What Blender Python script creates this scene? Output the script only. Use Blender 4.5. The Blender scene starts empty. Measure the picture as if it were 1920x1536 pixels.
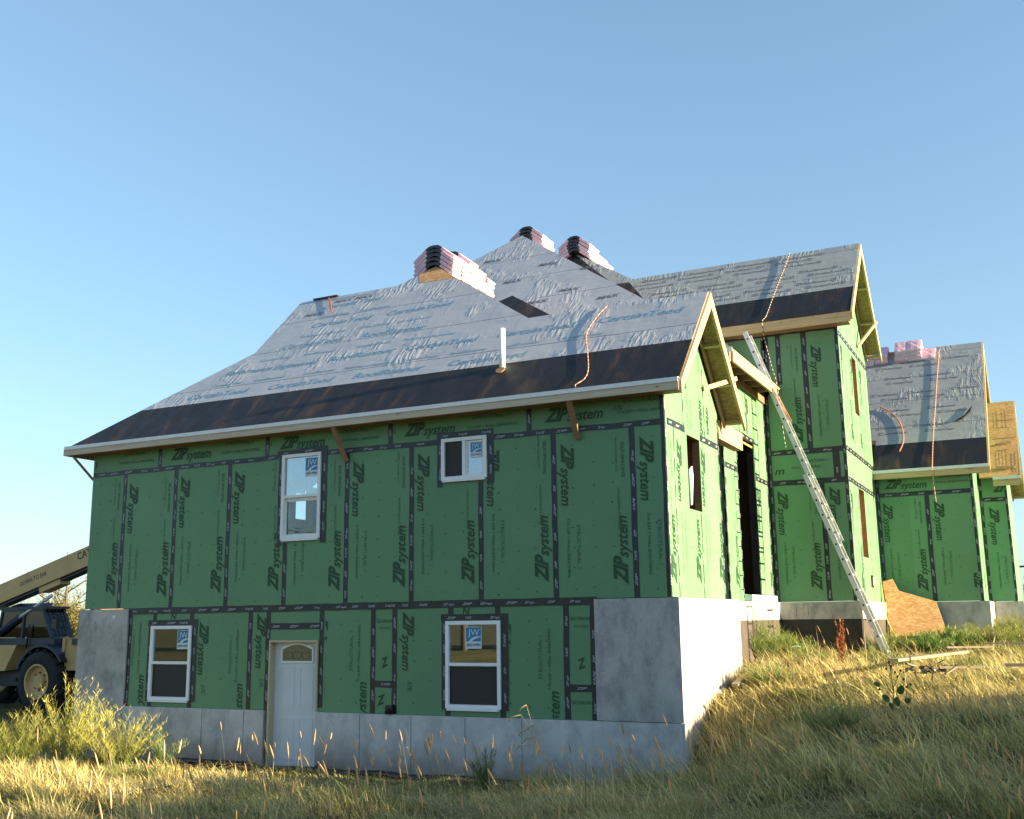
import bpy, math, random
import numpy as np
from mathutils import Vector, Matrix
R = math.radians
random.seed(7); rng = np.random.default_rng(11)
sc = bpy.context.scene

# ---------------------------------------------------------------- camera, sky, sun, exposure
cam_d = bpy.data.cameras.new("camera"); cam = bpy.data.objects.new("camera", cam_d)
sc.collection.objects.link(cam); sc.camera = cam
cam_d.sensor_width = 36; cam_d.lens = 37.388; cam_d.clip_end = 3000; cam_d.clip_start = 0.05
yaw, pitch, roll = R(-26.22719), R(11.16287), R(-0.74576)
f = Vector((math.sin(yaw)*math.cos(pitch), math.cos(yaw)*math.cos(pitch), math.sin(pitch)))
r = Vector((math.cos(yaw), -math.sin(yaw), 0)); u = r.cross(f)
r2 = math.cos(roll)*r + math.sin(roll)*u; u2 = -math.sin(roll)*r + math.cos(roll)*u
m = Matrix((r2, u2, -f)).transposed().to_4x4(); m.translation = Vector((4.58608, -14.14279, -0.27741))
cam.matrix_world = m

SUN_EL, SUN_A = 12.0, 4.5          # elevation; azimuth measured from +X toward +Y
w = bpy.data.worlds.new("World"); sc.world = w; w.use_nodes = True
nt = w.node_tree; bg = nt.nodes["Background"]
sky = nt.nodes.new("ShaderNodeTexSky"); sky.sky_type = 'NISHITA'; sky.sun_disc = False
sky.sun_elevation = R(SUN_EL); sky.sun_rotation = R(90-SUN_A)
sky.air_density = 1.0; sky.dust_density = 0.6; sky.ozone_density = 1.0; sky.altitude = 200
tn = nt.nodes.new("ShaderNodeMix"); tn.data_type = 'RGBA'; tn.blend_type = 'MULTIPLY'; tn.inputs[0].default_value = 1
gm = nt.nodes.new('ShaderNodeGamma'); gm.inputs[1].default_value = .68; nt.links.new(sky.outputs[0], gm.inputs[0])
nt.links.new(gm.outputs[0], tn.inputs[6]); tn.inputs[7].default_value = (.75, .965, 1.13, 1)
nt.links.new(tn.outputs[2], bg.inputs[0]); bg.inputs[1].default_value = 0.096
sun_d = bpy.data.lights.new("sun", 'SUN'); sun_d.energy = 5.0; sun_d.angle = R(0.5); sun_d.color = (1.0, 0.84, 0.51)
sun = bpy.data.objects.new("sun", sun_d); sc.collection.objects.link(sun)
sdir = Vector((math.cos(R(SUN_EL))*math.cos(R(SUN_A)), math.cos(R(SUN_EL))*math.sin(R(SUN_A)), math.sin(R(SUN_EL))))
sun.rotation_euler = sdir.to_track_quat('Z', 'Y').to_euler(); sun.location = sdir*60
sc.view_settings.view_transform = 'Standard'; sc.view_settings.look = 'None'
sc.view_settings.gamma = 1; sc.view_settings.exposure = 1.97
sc.render.engine = 'CYCLES'

# ---------------------------------------------------------------- materials
def new_mat(name):
    mt = bpy.data.materials.new(name); mt.use_nodes = True
    return mt, mt.node_tree, mt.node_tree.nodes["Principled BSDF"]
def N(nt, typ, **kw):
    n = nt.nodes.new(typ)
    for k, v in kw.items(): setattr(n, k, v)
    return n
def noise(nt, vec, scale, detail=4, rough=.55, dist=0):
    n = N(nt, "ShaderNodeTexNoise"); n.inputs["Scale"].default_value = scale
    n.inputs["Detail"].default_value = detail; n.inputs["Roughness"].default_value = rough
    n.inputs["Distortion"].default_value = dist
    if vec is not None: nt.links.new(vec, n.inputs["Vector"])
    return n.outputs["Fac"]
def mapping(nt, scale=(1,1,1), rot=(0,0,0), src="UV"):
    tc = N(nt, "ShaderNodeTexCoord"); mp = N(nt, "ShaderNodeMapping")
    mp.inputs["Scale"].default_value = scale; mp.inputs["Rotation"].default_value = rot
    nt.links.new(tc.outputs[src], mp.inputs["Vector"]); return mp.outputs[0]
def ramp(nt, fac, stops):
    rp = N(nt, "ShaderNodeValToRGB"); e = rp.color_ramp.elements
    while len(e) < len(stops): e.new(0.5)
    for i, (p, c) in enumerate(stops):
        e[i].position = p; e[i].color = (*c, 1) if len(c) == 3 else c
    nt.links.new(fac, rp.inputs[0]); return rp.outputs[0]
def mth(nt, op, a, b=None, c=None, clamp=False):
    n = N(nt, "ShaderNodeMath", operation=op); n.use_clamp = clamp
    for i, v in enumerate((a, b, c)):
        if v is None: continue
        if isinstance(v, (int, float)): n.inputs[i].default_value = v
        else: nt.links.new(v, n.inputs[i])
    return n.outputs[0]
def mixc(nt, fac, a, b, mode='MIX'):
    n = N(nt, "ShaderNodeMix", data_type='RGBA', blend_type=mode)
    for i, v in ((0, fac), (6, a), (7, b)):
        if isinstance(v, (int, float)): n.inputs[i].default_value = v
        elif isinstance(v, tuple): n.inputs[i].default_value = (*v, 1) if len(v) == 3 else v
        else: nt.links.new(v, n.inputs[i])
    return n.outputs[2]
def bump(nt, p, h, strength=.3, dist=.01):
    b = N(nt, "ShaderNodeBump"); b.inputs["Strength"].default_value = strength; b.inputs["Distance"].default_value = dist
    nt.links.new(h, b.inputs["Height"]); nt.links.new(b.outputs[0], p.inputs["Normal"])
def simple(name, col, rough=.7, metal=0, var=.12, scale=6, bmp=.15, src="UV", stretch=(1,1,1), spec=.5):
    mt, nt, p = new_mat(name); v = mapping(nt, stretch, src=src)
    n1 = noise(nt, v, scale, 5)
    c = ramp(nt, n1, [(.25, tuple(x*(1-var) for x in col)), (.75, tuple(min(1, x*(1+var)) for x in col))])
    nt.links.new(c, p.inputs["Base Color"]); p.inputs["Roughness"].default_value = rough
    p.inputs["Metallic"].default_value = metal; p.inputs["Specular IOR Level"].default_value = spec
    if bmp: bump(nt, p, noise(nt, v, scale*6, 3), bmp, .004)
    return mt
M = {}
def mk_green():
    mt, nt, p = new_mat("green_sheathing"); v = mapping(nt)
    big = noise(nt, v, .7, 4, .6); fine = noise(nt, v, 60, 2, .6); fl = noise(nt, mapping(nt, (9, 45, 1)), 1.2, 3, .7)
    c = ramp(nt, big, [(.3, (.118, .255, .133)), (.7, (.138, .285, .146))])
    c = mixc(nt, ramp(nt, fl, [(.55, (0,0,0)), (.75, (.35,.35,.35))]), c, (.09, .205, .10))
    c = mixc(nt, ramp(nt, fine, [(.5, (0,0,0)), (.8, (.3,.3,.3))]), c, (.15, .32, .16))
    # faint dust and rain streaks running down the sheets
    st = noise(nt, mapping(nt, (3.5, .22, 1)), 1.3, 4, .6)
    c = mixc(nt, ramp(nt, st, [(.55, (0,0,0)), (.85, (.10,.10,.10))]), c, (.17, .25, .15))
    sx = N(nt, "ShaderNodeSeparateXYZ"); nt.links.new(v, sx.inputs[0])     # every sheet is its own batch
    wn = N(nt, "ShaderNodeTexWhiteNoise", noise_dimensions='1D'); nt.links.new(mth(nt, 'FLOOR', mth(nt, 'DIVIDE', mth(nt, 'ADD', sx.outputs[0], .49), 1.219)), wn.inputs["W"])
    c = mixc(nt, 1.0, c, ramp(nt, wn.outputs["Value"], [(0, (.90,.91,.90)), (1, (1.04,1.04,1.05))]), 'MULTIPLY')
    scf = noise(nt, mapping(nt, (2, 14, 1), (0, 0, .5)), 1.1, 5, .75)
    c = mixc(nt, ramp(nt, scf, [(.66, (0,0,0)), (.72, (.45,.45,.45))]), c, (.20, .30, .17))
    nt.links.new(c, p.inputs["Base Color"]); p.inputs["Roughness"].default_value = .55
    p.inputs["Specular IOR Level"].default_value = .4
    bump(nt, p, mth(nt, 'ADD', fl, mth(nt, 'MULTIPLY', fine, .4)), .25, .004); return mt
M['green'] = mk_green()
M['ink'] = simple("printed_dark_green_ink", (.018, .06, .025), .6, var=.35, scale=25, bmp=0)
M['ink_faint'] = simple("faint_printed_ink", (.04, .11, .05), .6, var=.2, scale=25, bmp=0)
def mk_tape():
    mt, nt, p = new_mat("black_seam_tape"); v = mapping(nt)
    n1 = noise(nt, v, 9, 4); c = ramp(nt, n1, [(.3, (.010, .011, .014)), (.7, (.022, .023, .03))])
    nt.links.new(c, p.inputs["Base Color"]); p.inputs["Roughness"].default_value = .38
    bump(nt, p, noise(nt, mapping(nt, (18, 18, 1)), 1, 3), .5, .008); return mt
M['tape'] = mk_tape()
M['tape_print'] = simple("pale_tape_print", (.42, .44, .5), .6, bmp=0)
def mk_conc(name, col, dark=(.12, .125, .13)):
    mt, nt, p = new_mat(name); v = mapping(nt)
    a = noise(nt, v, .9, 6, .65, .4); b = noise(nt, mapping(nt, (3.2, 1.7, 1)), 1.1, 6, .72); g = noise(nt, v, 45, 3)
    c = ramp(nt, a, [(.25, tuple(x*.68 for x in col)), (.5, col), (.75, tuple(x*1.25 for x in col))])
    c = mixc(nt, ramp(nt, b, [(.45, (0,0,0)), (.68, (.75,.75,.75))]), c, dark)
    c = mixc(nt, ramp(nt, g, [(.6, (0,0,0)), (.72, (.4,.4,.4))]), c, dark)
    pores = N(nt, "ShaderNodeTexVoronoi"); pores.inputs["Scale"].default_value = 14; nt.links.new(v, pores.inputs["Vector"])
    pm = ramp(nt, pores.outputs["Distance"], [(.05, (1,1,1)), (.09, (0,0,0))])
    pm2 = mth(nt, 'MULTIPLY', pm, ramp(nt, noise(nt, v, 2.2, 2), [(.5, (0,0,0)), (.6, (1,1,1))]))
    c = mixc(nt, pm2, c, (.07, .07, .075))
    so = N(nt, "ShaderNodeSeparateXYZ"); nt.links.new(mapping(nt, src="Object"), so.inputs[0])      # mud splashed up from the soil
    mud = mth(nt, 'MULTIPLY', mth(nt, 'SUBTRACT', mth(nt, 'ADD', -2.25, mth(nt, 'MULTIPLY', noise(nt, v, 5, 4), .35)), so.outputs[2], clamp=True), 1.6, clamp=True)
    c = mixc(nt, mud, c, (.17, .13, .09))
    nt.links.new(c, p.inputs["Base Color"]); p.inputs["Roughness"].default_value = .85
    bump(nt, p, mth(nt, 'ADD', g, mth(nt, 'MULTIPLY', b, 2)), .35, .006); return mt
M['concrete'] = mk_conc("cast_concrete", (.44, .415, .40), (.17, .17, .17))
M['concrete_low'] = mk_conc("smooth_lower_concrete", (.54, .52, .515), (.30, .30, .30))
M['joint'] = simple("form_joint_concrete", (.13, .135, .14), .9)
M['damp'] = simple("black_dampproofing", (.016, .014, .013), .6, var=.5, scale=5, bmp=.6)
M['damp_sunlit'] = simple("dampproofing_sunlit_tone", (.07, .052, .042), .75, var=.3, scale=4, bmp=.5)  # same black dampproofing, with its tan look in the sun put into the colour
def mk_osb(name, a, b, c3):
    mt, nt, p = new_mat(name)
    vo = N(nt, "ShaderNodeTexVoronoi"); vo.inputs["Scale"].default_value = 1
    nt.links.new(mapping(nt, (14, 32, 1), (0, 0, .3)), vo.inputs["Vector"])
    c = ramp(nt, N_sep(nt, vo.outputs["Color"]), [(0, a), (.5, b), (1, c3)])
    c = mixc(nt, ramp(nt, noise(nt, mapping(nt), 2, 4), [(.4, (0,0,0)), (.7, (.35,.35,.35))]), c, a)
    nt.links.new(c, p.inputs["Base Color"]); p.inputs["Roughness"].default_value = .75
    bump(nt, p, vo.outputs["Distance"], .3, .004); return mt
def N_sep(nt, col):
    s = N(nt, "ShaderNodeSeparateColor"); nt.links.new(col, s.inputs[0]); return s.outputs[0]
M['osb'] = mk_osb("osb_board", (.40, .20, .075), (.52, .28, .115), (.62, .37, .17))
M['osb_grey'] = mk_osb("weathered_osb", (.24, .15, .065), (.34, .22, .10), (.42, .28, .14))
def mk_lumber(name, a, b):
    mt, nt, p = new_mat(name)
    g = noise(nt, mapping(nt, (1.2, 28, 28)), 1.4, 5, .6, .6); k = noise(nt, mapping(nt), 3.5, 2)
    c = ramp(nt, g, [(.3, a), (.7, b)])
    c = mixc(nt, ramp(nt, k, [(.66, (0,0,0)), (.72, (.6,.6,.6))]), c, tuple(x*.45 for x in a))
    nt.links.new(c, p.inputs["Base Color"]); p.inputs["Roughness"].default_value = .7
    bump(nt, p, g, .25, .003); return mt
M['lumber'] = mk_lumber("pale_framing_lumber", (.42, .28, .14), (.60, .43, .24))
M['fascia'] = mk_lumber("weathered_fascia_lumber", (.44, .36, .27), (.60, .50, .38))
M['plank'] = mk_lumber("weathered_site_plank", (.22, .17, .11), (.34, .27, .18))
M['brown'] = mk_lumber("brown_framing_lumber", (.20, .105, .055), (.32, .18, .10))
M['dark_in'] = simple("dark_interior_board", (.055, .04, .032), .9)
M['room'] = mk_osb("interior_board", (.20, .11, .06), (.26, .15, .08), (.32, .19, .11))
def mk_under(name, base, lo, line_gap, print_tint):
    """grey synthetic underlayment: slack plastic sheet with crinkles in patches, laps every course"""
    mt, nt, p = new_mat(name)
    v = mapping(nt)
    warp = N(nt, "ShaderNodeTexNoise"); warp.inputs["Scale"].default_value = .9; nt.links.new(v, warp.inputs["Vector"])
    vv = N(nt, "ShaderNodeVectorMath", operation='MULTIPLY_ADD')
    nt.links.new(warp.outputs["Color"], vv.inputs[0]); vv.inputs[1].default_value = (1.3, 1.3, 0); nt.links.new(v, vv.inputs[2])
    wsm = N(nt, "ShaderNodeVectorMath", operation='MULTIPLY_ADD')
    nt.links.new(warp.outputs["Color"], wsm.inputs[0]); wsm.inputs[1].default_value = (.35, .35, 0); nt.links.new(v, wsm.inputs[2])
    def streak(scale, rot, sc_, lo_, hi_, det=2):
        mp = N(nt, "ShaderNodeMapping"); mp.inputs["Scale"].default_value = scale; mp.inputs["Rotation"].default_value = (0, 0, rot)
        nt.links.new(wsm.outputs[0], mp.inputs["Vector"])
        return ramp(nt, noise(nt, mp.outputs[0], sc_, det, .5), [(lo_, (0,0,0)), (hi_, (1,1,1))])
    r1 = streak((12, 1.7, 1), .85, 1.0, .36, .66); r2_ = streak((14, 2.0, 1), -.6, 1.1, .36, .66); r3 = streak((9, 2.2, 1), .15, 1.0, .4, .7)
    m1 = ramp(nt, noise(nt, v, .9, 3), [(.55, (0,0,0)), (.64, (1,1,1))])
    m2 = ramp(nt, noise(nt, mapping(nt, (1,1,1), (0,0,1)), 1.1, 3), [(.54, (0,0,0)), (.63, (1,1,1))])
    # crinkles gather along the laps
    h = mth(nt, 'ADD', mth(nt, 'MULTIPLY', r1, m1), mth(nt, 'MULTIPLY', r2_, m2))
    h = mth(nt, 'ADD', h, mth(nt, 'MULTIPLY', r3, .07))
    h = mth(nt, 'ADD', h, mth(nt, 'MULTIPLY', noise(nt, mapping(nt, (.6, 1.6, 1)), 1.8, 2), 1.5))
    sp = N(nt, "ShaderNodeSeparateXYZ"); nt.links.new(v, sp.inputs[0])
    wob = mth(nt, 'MULTIPLY', noise(nt, mapping(nt, (1, .05, 1)), 1.2, 2), .05)
    fr = mth(nt, 'FRACT', mth(nt, 'DIVIDE', mth(nt, 'ADD', sp.outputs[1], wob), line_gap))
    line = mth(nt, 'LESS_THAN', fr, .016)
    c = ramp(nt, noise(nt, v, 1.6, 3), [(.3, lo), (.7, base)])
    c = mixc(nt, mth(nt, 'MULTIPLY', line, .75), c, (.03, .03, .035))
    nt.links.new(c, p.inputs["Base Color"]); p.inputs["Roughness"].default_value = .27
    p.inputs["Specular IOR Level"].default_value = .8
    h = mth(nt, 'ADD', h, mth(nt, 'MULTIPLY', fr, -1.0))
    bump(nt, p, h, .42, .024); return mt
M['under'] = mk_under("grey_underlayment", (.39, .395, .435), (.34, .345, .385), 1.12, None)
M['under2'] = mk_under("dull_grey_underlayment", (.32, .325, .325), (.275, .28, .285), 1.12, None)
M['blueprint'] = simple("blue_roof_print", (.15, .27, .39), .5, var=.3, bmp=0)
M['blackprint'] = simple("black_roof_print", (.12, .12, .135), .45, var=.3, bmp=0)
def mk_ice():
    mt, nt, p = new_mat("black_ice_shield"); v = mapping(nt)
    a = noise(nt, mapping(nt, (3.0, .8, 1), (0, 0, -.35)), 1.2, 4, .6, .5)
    c = ramp(nt, a, [(.42, (.011, .011, .014)), (.56, (.02, .016, .016)), (.72, (.075, .04, .022))])
    nt.links.new(c, p.inputs["Base Color"])
    nt.links.new(ramp(nt, noise(nt, v, 3, 3), [(.3, (.42,)*3), (.7, (.62,)*3)]), p.inputs["Roughness"])
    p.inputs["Specular IOR Level"].default_value = .35
    bump(nt, p, mth(nt, 'ADD', a, mth(nt, 'MULTIPLY', noise(nt, v, 30, 2), .1)), .4, .02); return mt
M['ice'] = mk_ice()
M['vinyl'] = simple("white_vinyl", (.78, .77, .78), .4, var=.03, bmp=.03)
M['vinyl_low'] = simple("bright_white_vinyl", (.80, .82, .86), .35, var=.03, bmp=.03)
M['drip'] = simple("white_drip_edge", (.74, .73, .74), .4, var=.06, bmp=.05)
M['doorw'] = simple("white_door_paint", (.60, .63, .67), .5, var=.05, scale=3, bmp=.08)
M['doorframe'] = mk_lumber("primed_door_frame", (.44, .38, .24), (.52, .45, .30))
M['pvc'] = simple("white_pvc", (.82, .82, .80), .35, var=.02, bmp=0)
M['alu'] = simple("dull_aluminium", (.66, .65, .63), .42, .35, var=.12, scale=9)
M['alu_d'] = simple("dark_aluminium", (.05, .05, .05), .5)
M['black'] = simple("black_plastic", (.012, .012, .014), .4)
M['pink'] = simple("pink_bundle_wrap", (.66, .42, .50), .42, var=.16, scale=9, bmp=.3)
M['pink_sunlit'] = simple("sunlit_bundle_wrap", (.80, .68, .66), .42, var=.10, scale=9, bmp=.3)  # bundle ends: the pink wrap's sunlit paleness is put into the colour
_nt = M['pink_sunlit'].node_tree; _oi = _nt.nodes.new("ShaderNodeObjectInfo"); _p = _nt.nodes["Principled BSDF"]; _c = _p.inputs["Base Color"].links[0].from_socket
_nt.links.new(mixc(_nt, ramp(_nt, _oi.outputs["Random"], [(.55, (0,0,0)), (.75, (1,1,1))]), _c, (.66, .34, .36)), _p.inputs["Base Color"])
M['wrapd'] = simple("dark_bundle_wrap", (.035, .028, .035), .35, var=.6, scale=12, bmp=.2)
M['rope_r'] = simple("salmon_rope", (.42, .13, .08), .8)
M['rope_w'] = simple("pale_rope", (.50, .38, .32), .8)
M['rope_k'] = simple("dark_rope_fleck", (.06, .05, .045), .8)
M['hose'] = simple("salmon_hose", (.50, .18, .13), .5)
M['yellowcord'] = simple("yellow_cord", (.62, .50, .12), .6)
M['sticker_b'] = simple("sticker_blue", (.015, .19, .40), .4, var=.03, bmp=0)
M['sticker_w'] = simple("sticker_white", (.60, .65, .70), .4, var=.03, bmp=0)
M['sticker_t'] = simple("sticker_text", (.03, .07, .12), .4, var=.03, bmp=0)
M['screen'] = simple("dark_insect_screen", (.014, .015, .018), .55, var=.2, scale=30, bmp=0)
def mk_glass(name, tint, refl):
    mt, nt, p = new_mat(name); nt.nodes.remove(p); out = nt.nodes["Material Output"]
    g = N(nt, "ShaderNodeBsdfGlossy"); g.inputs["Roughness"].default_value = .015; g.inputs["Color"].default_value = (.9, .95, 1, 1)
    t = N(nt, "ShaderNodeBsdfTransparent"); t.inputs["Color"].default_value = (*tint, 1)
    fr = N(nt, "ShaderNodeFresnel"); fr.inputs["IOR"].default_value = 1.5
    mx = N(nt, "ShaderNodeMixShader")
    nt.links.new(mth(nt, 'ADD', fr.outputs[0], refl, clamp=True), mx.inputs[0])
    nt.links.new(t.outputs[0], mx.inputs[1]); nt.links.new(g.outputs[0], mx.inputs[2])
    nt.links.new(mx.outputs[0], out.inputs[0]); return mt
M['glass'] = mk_glass("window_glass", (.8, .86, .88), .0)
M['glass_lowe'] = mk_glass("coated_window_glass", (.75, .85, .88), .24)
M['lite'] = simple("leaded_door_glass", (.16, .15, .075), .25, var=.3, scale=20, bmp=.5)
M['lead'] = simple("lead_came", (.03, .03, .03), .5)
M['cat'] = simple("yellow_machine_paint", (.60, .37, .14), .45, var=.15, scale=2)
M['catdark'] = simple("navy_machine_paint", (.016, .024, .045), .45, var=.3, scale=2)
M['rubber'] = simple("rubber_tyre", (.02, .02, .021), .85, var=.4, scale=6, bmp=.5)
M['rust'] = simple("rusty_steel", (.09, .045, .025), .8, var=.4)
M['dirt'] = simple("dirt", (.09, .065, .04), .95, var=.4, scale=3)
M['bark'] = simple("grey_bark", (.12, .09, .065), .9, var=.3, src="Object")
M['wire'] = simple("galvanised_wire", (.35, .35, .36), .5, .6)
M['blocks'] = simple("pale_block_masonry", (.30, .30, .29), .9)

# ---------------------------------------------------------------- mesh helpers
class MB:
    def __init__(s): s.v = []; s.f = []; s.m = []; s.mats = []; s.cut = []
    def mi(s, mat):
        if mat not in s.mats: s.mats.append(mat)
        return s.mats.index(mat)
    def poly(s, pts, mat):
        b = len(s.v); s.v += [tuple(p) for p in pts]; s.f.append(tuple(range(b, b+len(pts)))); s.m.append(s.mi(mat))
    def prism(s, pts, off, mat, side=None, bottom=None):
        """polygon pts (counter-clockwise seen from outside) extruded by off"""
        a = [Vector(p) for p in pts]; o = Vector(off); n = len(a)
        s.poly(a, mat); s.poly([p+o for p in reversed(a)], bottom or mat)
        for i in range(n):
            j = (i+1) % n; s.poly([a[j], a[i], a[i]+o, a[j]+o], side or mat)
    def box(s, lo, hi, mat):
        x0,y0,z0 = lo; x1,y1,z1 = hi
        s.prism([(x0,y0,z1),(x1,y0,z1),(x1,y1,z1),(x0,y1,z1)], (0,0,z0-z1), mat)
    def beam(s, p0, p1, wd, th, mat, up=(0,0,1)):
        """rectangular bar from p0 to p1: wd across, th along 'up'"""
        p0 = Vector(p0); p1 = Vector(p1); d = (p1-p0).normalized(); upv = Vector(up)
        x = d.cross(upv).normalized(); z = x.cross(d).normalized()
        a = [p0 + x*wd/2*i + z*th/2*j for i, j in ((-1,-1),(1,-1),(1,1),(-1,1))]
        s.prism(a, p1-p0, mat)
    def tube(s, pts, rad, mat, n=8, cap=True, mats=None):
        pts = [Vector(p) for p in pts]; rings = []; L = len(pts)
        rads = rad if isinstance(rad, (list, tuple)) else [rad]*L
        px = None
        for i, p in enumerate(pts):
            d = (pts[min(i+1, L-1)] - pts[max(i-1, 0)]).normalized()
            if px is None: px = d.orthogonal().normalized()
            px = (px - d*px.dot(d)).normalized(); py = d.cross(px)
            b = len(s.v); rings.append(b)
            for k in range(n):
                a = 2*math.pi*k/n; s.v.append(tuple(p + (px*math.cos(a)+py*math.sin(a))*rads[i]))
        for i in range(L-1):
            for k in range(n):
                q = (k+1) % n
                s.f.append((rings[i]+k, rings[i]+q, rings[i+1]+q, rings[i+1]+k))
                s.m.append(s.mi(mats[(i+k*0) % len(mats)] if mats else mat))
        if cap:
            s.f.append(tuple(rings[0]+k for k in reversed(range(n)))); s.m.append(s.mi(mat))
            s.f.append(tuple(rings[-1]+k for k in range(n))); s.m.append(s.mi(mat))
    def build(s, name, parent=None, smooth=False, bevel=0):
        if name == "seam_tape" and len(s.cut) > 1:
            ends = s.cut[1:]+[(len(s.v), len(s.f))]
            for (v0, f0), (v1, f1) in zip(s.cut, ends):
                q = MB(); q.v = s.v[v0:v1]; q.f = [tuple(i-v0 for i in f_) for f_ in s.f[f0:f1]]; q.m = s.m[f0:f1]; q.mats = s.mats; o = q.build(name, parent)
            return o
        me = bpy.data.meshes.new(name); me.from_pydata(s.v, [], s.f)
        for mt in s.mats: me.materials.append(M[mt] if isinstance(mt, str) else mt)
        me.polygons.foreach_set("material_index", s.m)
        if smooth: me.polygons.foreach_set("use_smooth", [True]*len(s.f))
        uv = me.uv_layers.new(name="UVMap"); dat = np.zeros((len(me.loops), 2), 'f')
        for pl in me.polygons:
            n = pl.normal
            if abs(n.z) > .999: ua = Vector((1,0,0)); va = Vector((0,1,0))
            else: ua = Vector((-n.y, n.x, 0)).normalized(); va = n.cross(ua)
            for li in pl.loop_indices:
                c = me.vertices[me.loops[li].vertex_index].co; dat[li] = (c.dot(ua), c.dot(va))
        uv.data.foreach_set("uv", dat.ravel())
        o = bpy.data.objects.new(name, me); sc.collection.objects.link(o)
        if parent: o.parent = parent
        if bevel:
            bv = o.modifiers.new("bevel", 'BEVEL'); bv.width = bevel; bv.segments = 1; bv.limit_method = 'ANGLE'
        return o
def tag(o, label=None, cat=None, group=None, kind=None):
    if label: o["label"] = label
    if cat: o["category"] = cat
    if group: o["group"] = group
    if kind: o["kind"] = kind
    return o
def empty(name, loc=(0,0,0), rz=0, parent=None):
    o = bpy.data.objects.new(name, None); o.location = loc; o.rotation_euler[2] = rz; o.empty_display_size = .2
    sc.collection.objects.link(o)
    if parent: o.parent = parent
    return o
class Frame:
    """a wall or roof plane: origin, u along it, v up it, n out of it"""
    def __init__(s, o, u, v): s.o = Vector(o); s.u = Vector(u).normalized(); s.v = Vector(v).normalized(); s.n = s.u.cross(s.v)
    def P(s, a, b, c=0): return s.o + s.u*a + s.v*b + s.n*c

# lettering: text outlines become flat faces laid on a Frame
_tc = {}
def text_geo(txt, bold=0, shear=0):
    k = (txt, bold, shear)
    if k not in _tc:
        cu = bpy.data.curves.new("t", 'FONT'); cu.body = txt; cu.size = 1; cu.resolution_u = 2; cu.offset = bold; cu.shear = shear
        cu.fill_mode = 'BOTH'
        ob = bpy.data.objects.new("t", cu); sc.collection.objects.link(ob)
        dg = bpy.context.evaluated_depsgraph_get(); me = bpy.data.meshes.new_from_object(ob.evaluated_get(dg))
        co = np.array([v.co[:2] for v in me.vertices]) if len(me.vertices) else np.zeros((0, 2))
        fs = [tuple(p.vertices) for p in me.polygons]
        _tc[k] = (co, fs, co[:, 0].min(), co[:, 0].max())
        bpy.data.objects.remove(ob); bpy.data.curves.remove(cu); bpy.data.meshes.remove(me)
    return _tc[k]
def put_text(mb, fr, txt, a, b, h, length=None, rot=0, off=.006, mat='ink', bold=0, shear=0, clip=None):
    """baseline start at (a,b) in the frame, capital height h, rot in degrees; length squeezes it to fit"""
    co, fs, x0, x1 = text_geo(txt, bold, shear)
    sy = h/.72; sx = sy if length is None else length/(x1-x0)
    cr, sr = math.cos(R(rot)), math.sin(R(rot)); base = len(mb.v)
    P = []
    for x, y in co:
        X = (x-x0)*sx; Y = y*sy; P.append((a+X*cr-Y*sr, b+X*sr+Y*cr))
    for p in P: mb.v.append(tuple(fr.P(p[0], p[1], off)))
    mi = mb.mi(mat)
    for f_ in fs:
        if clip:
            cx = sum(P[i][0] for i in f_)/len(f_); cz = sum(P[i][1] for i in f_)/len(f_)
            if not (clip[0] < cx < clip[1] and clip[2] < cz < clip[3]): continue
            if any(q[0] < cx < q[1] and q[2] < cz < q[3] for q in clip[4:]): continue
        mb.f.append(tuple(base+i for i in f_)); mb.m.append(mi)
    return x1-x0
def zip_logo(mb, fr, a, b, rot, L=.95, clip=None, off=.006):
    """heavy italic ZIP with lighter system after it"""
    cr, sr = math.cos(R(rot)), math.sin(R(rot)); h = L*.205
    put_text(mb, fr, "ZIP", a, b, h, L*.42, rot, off, 'ink', .045, .45, clip)
    d = L*.385; e = -h*.1
    put_text(mb, fr, "system", a+d*cr-e*sr, b+d*sr+e*cr, h*.84, L*.60, rot, off+.0006, 'ink', .018, .3, clip)
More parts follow.
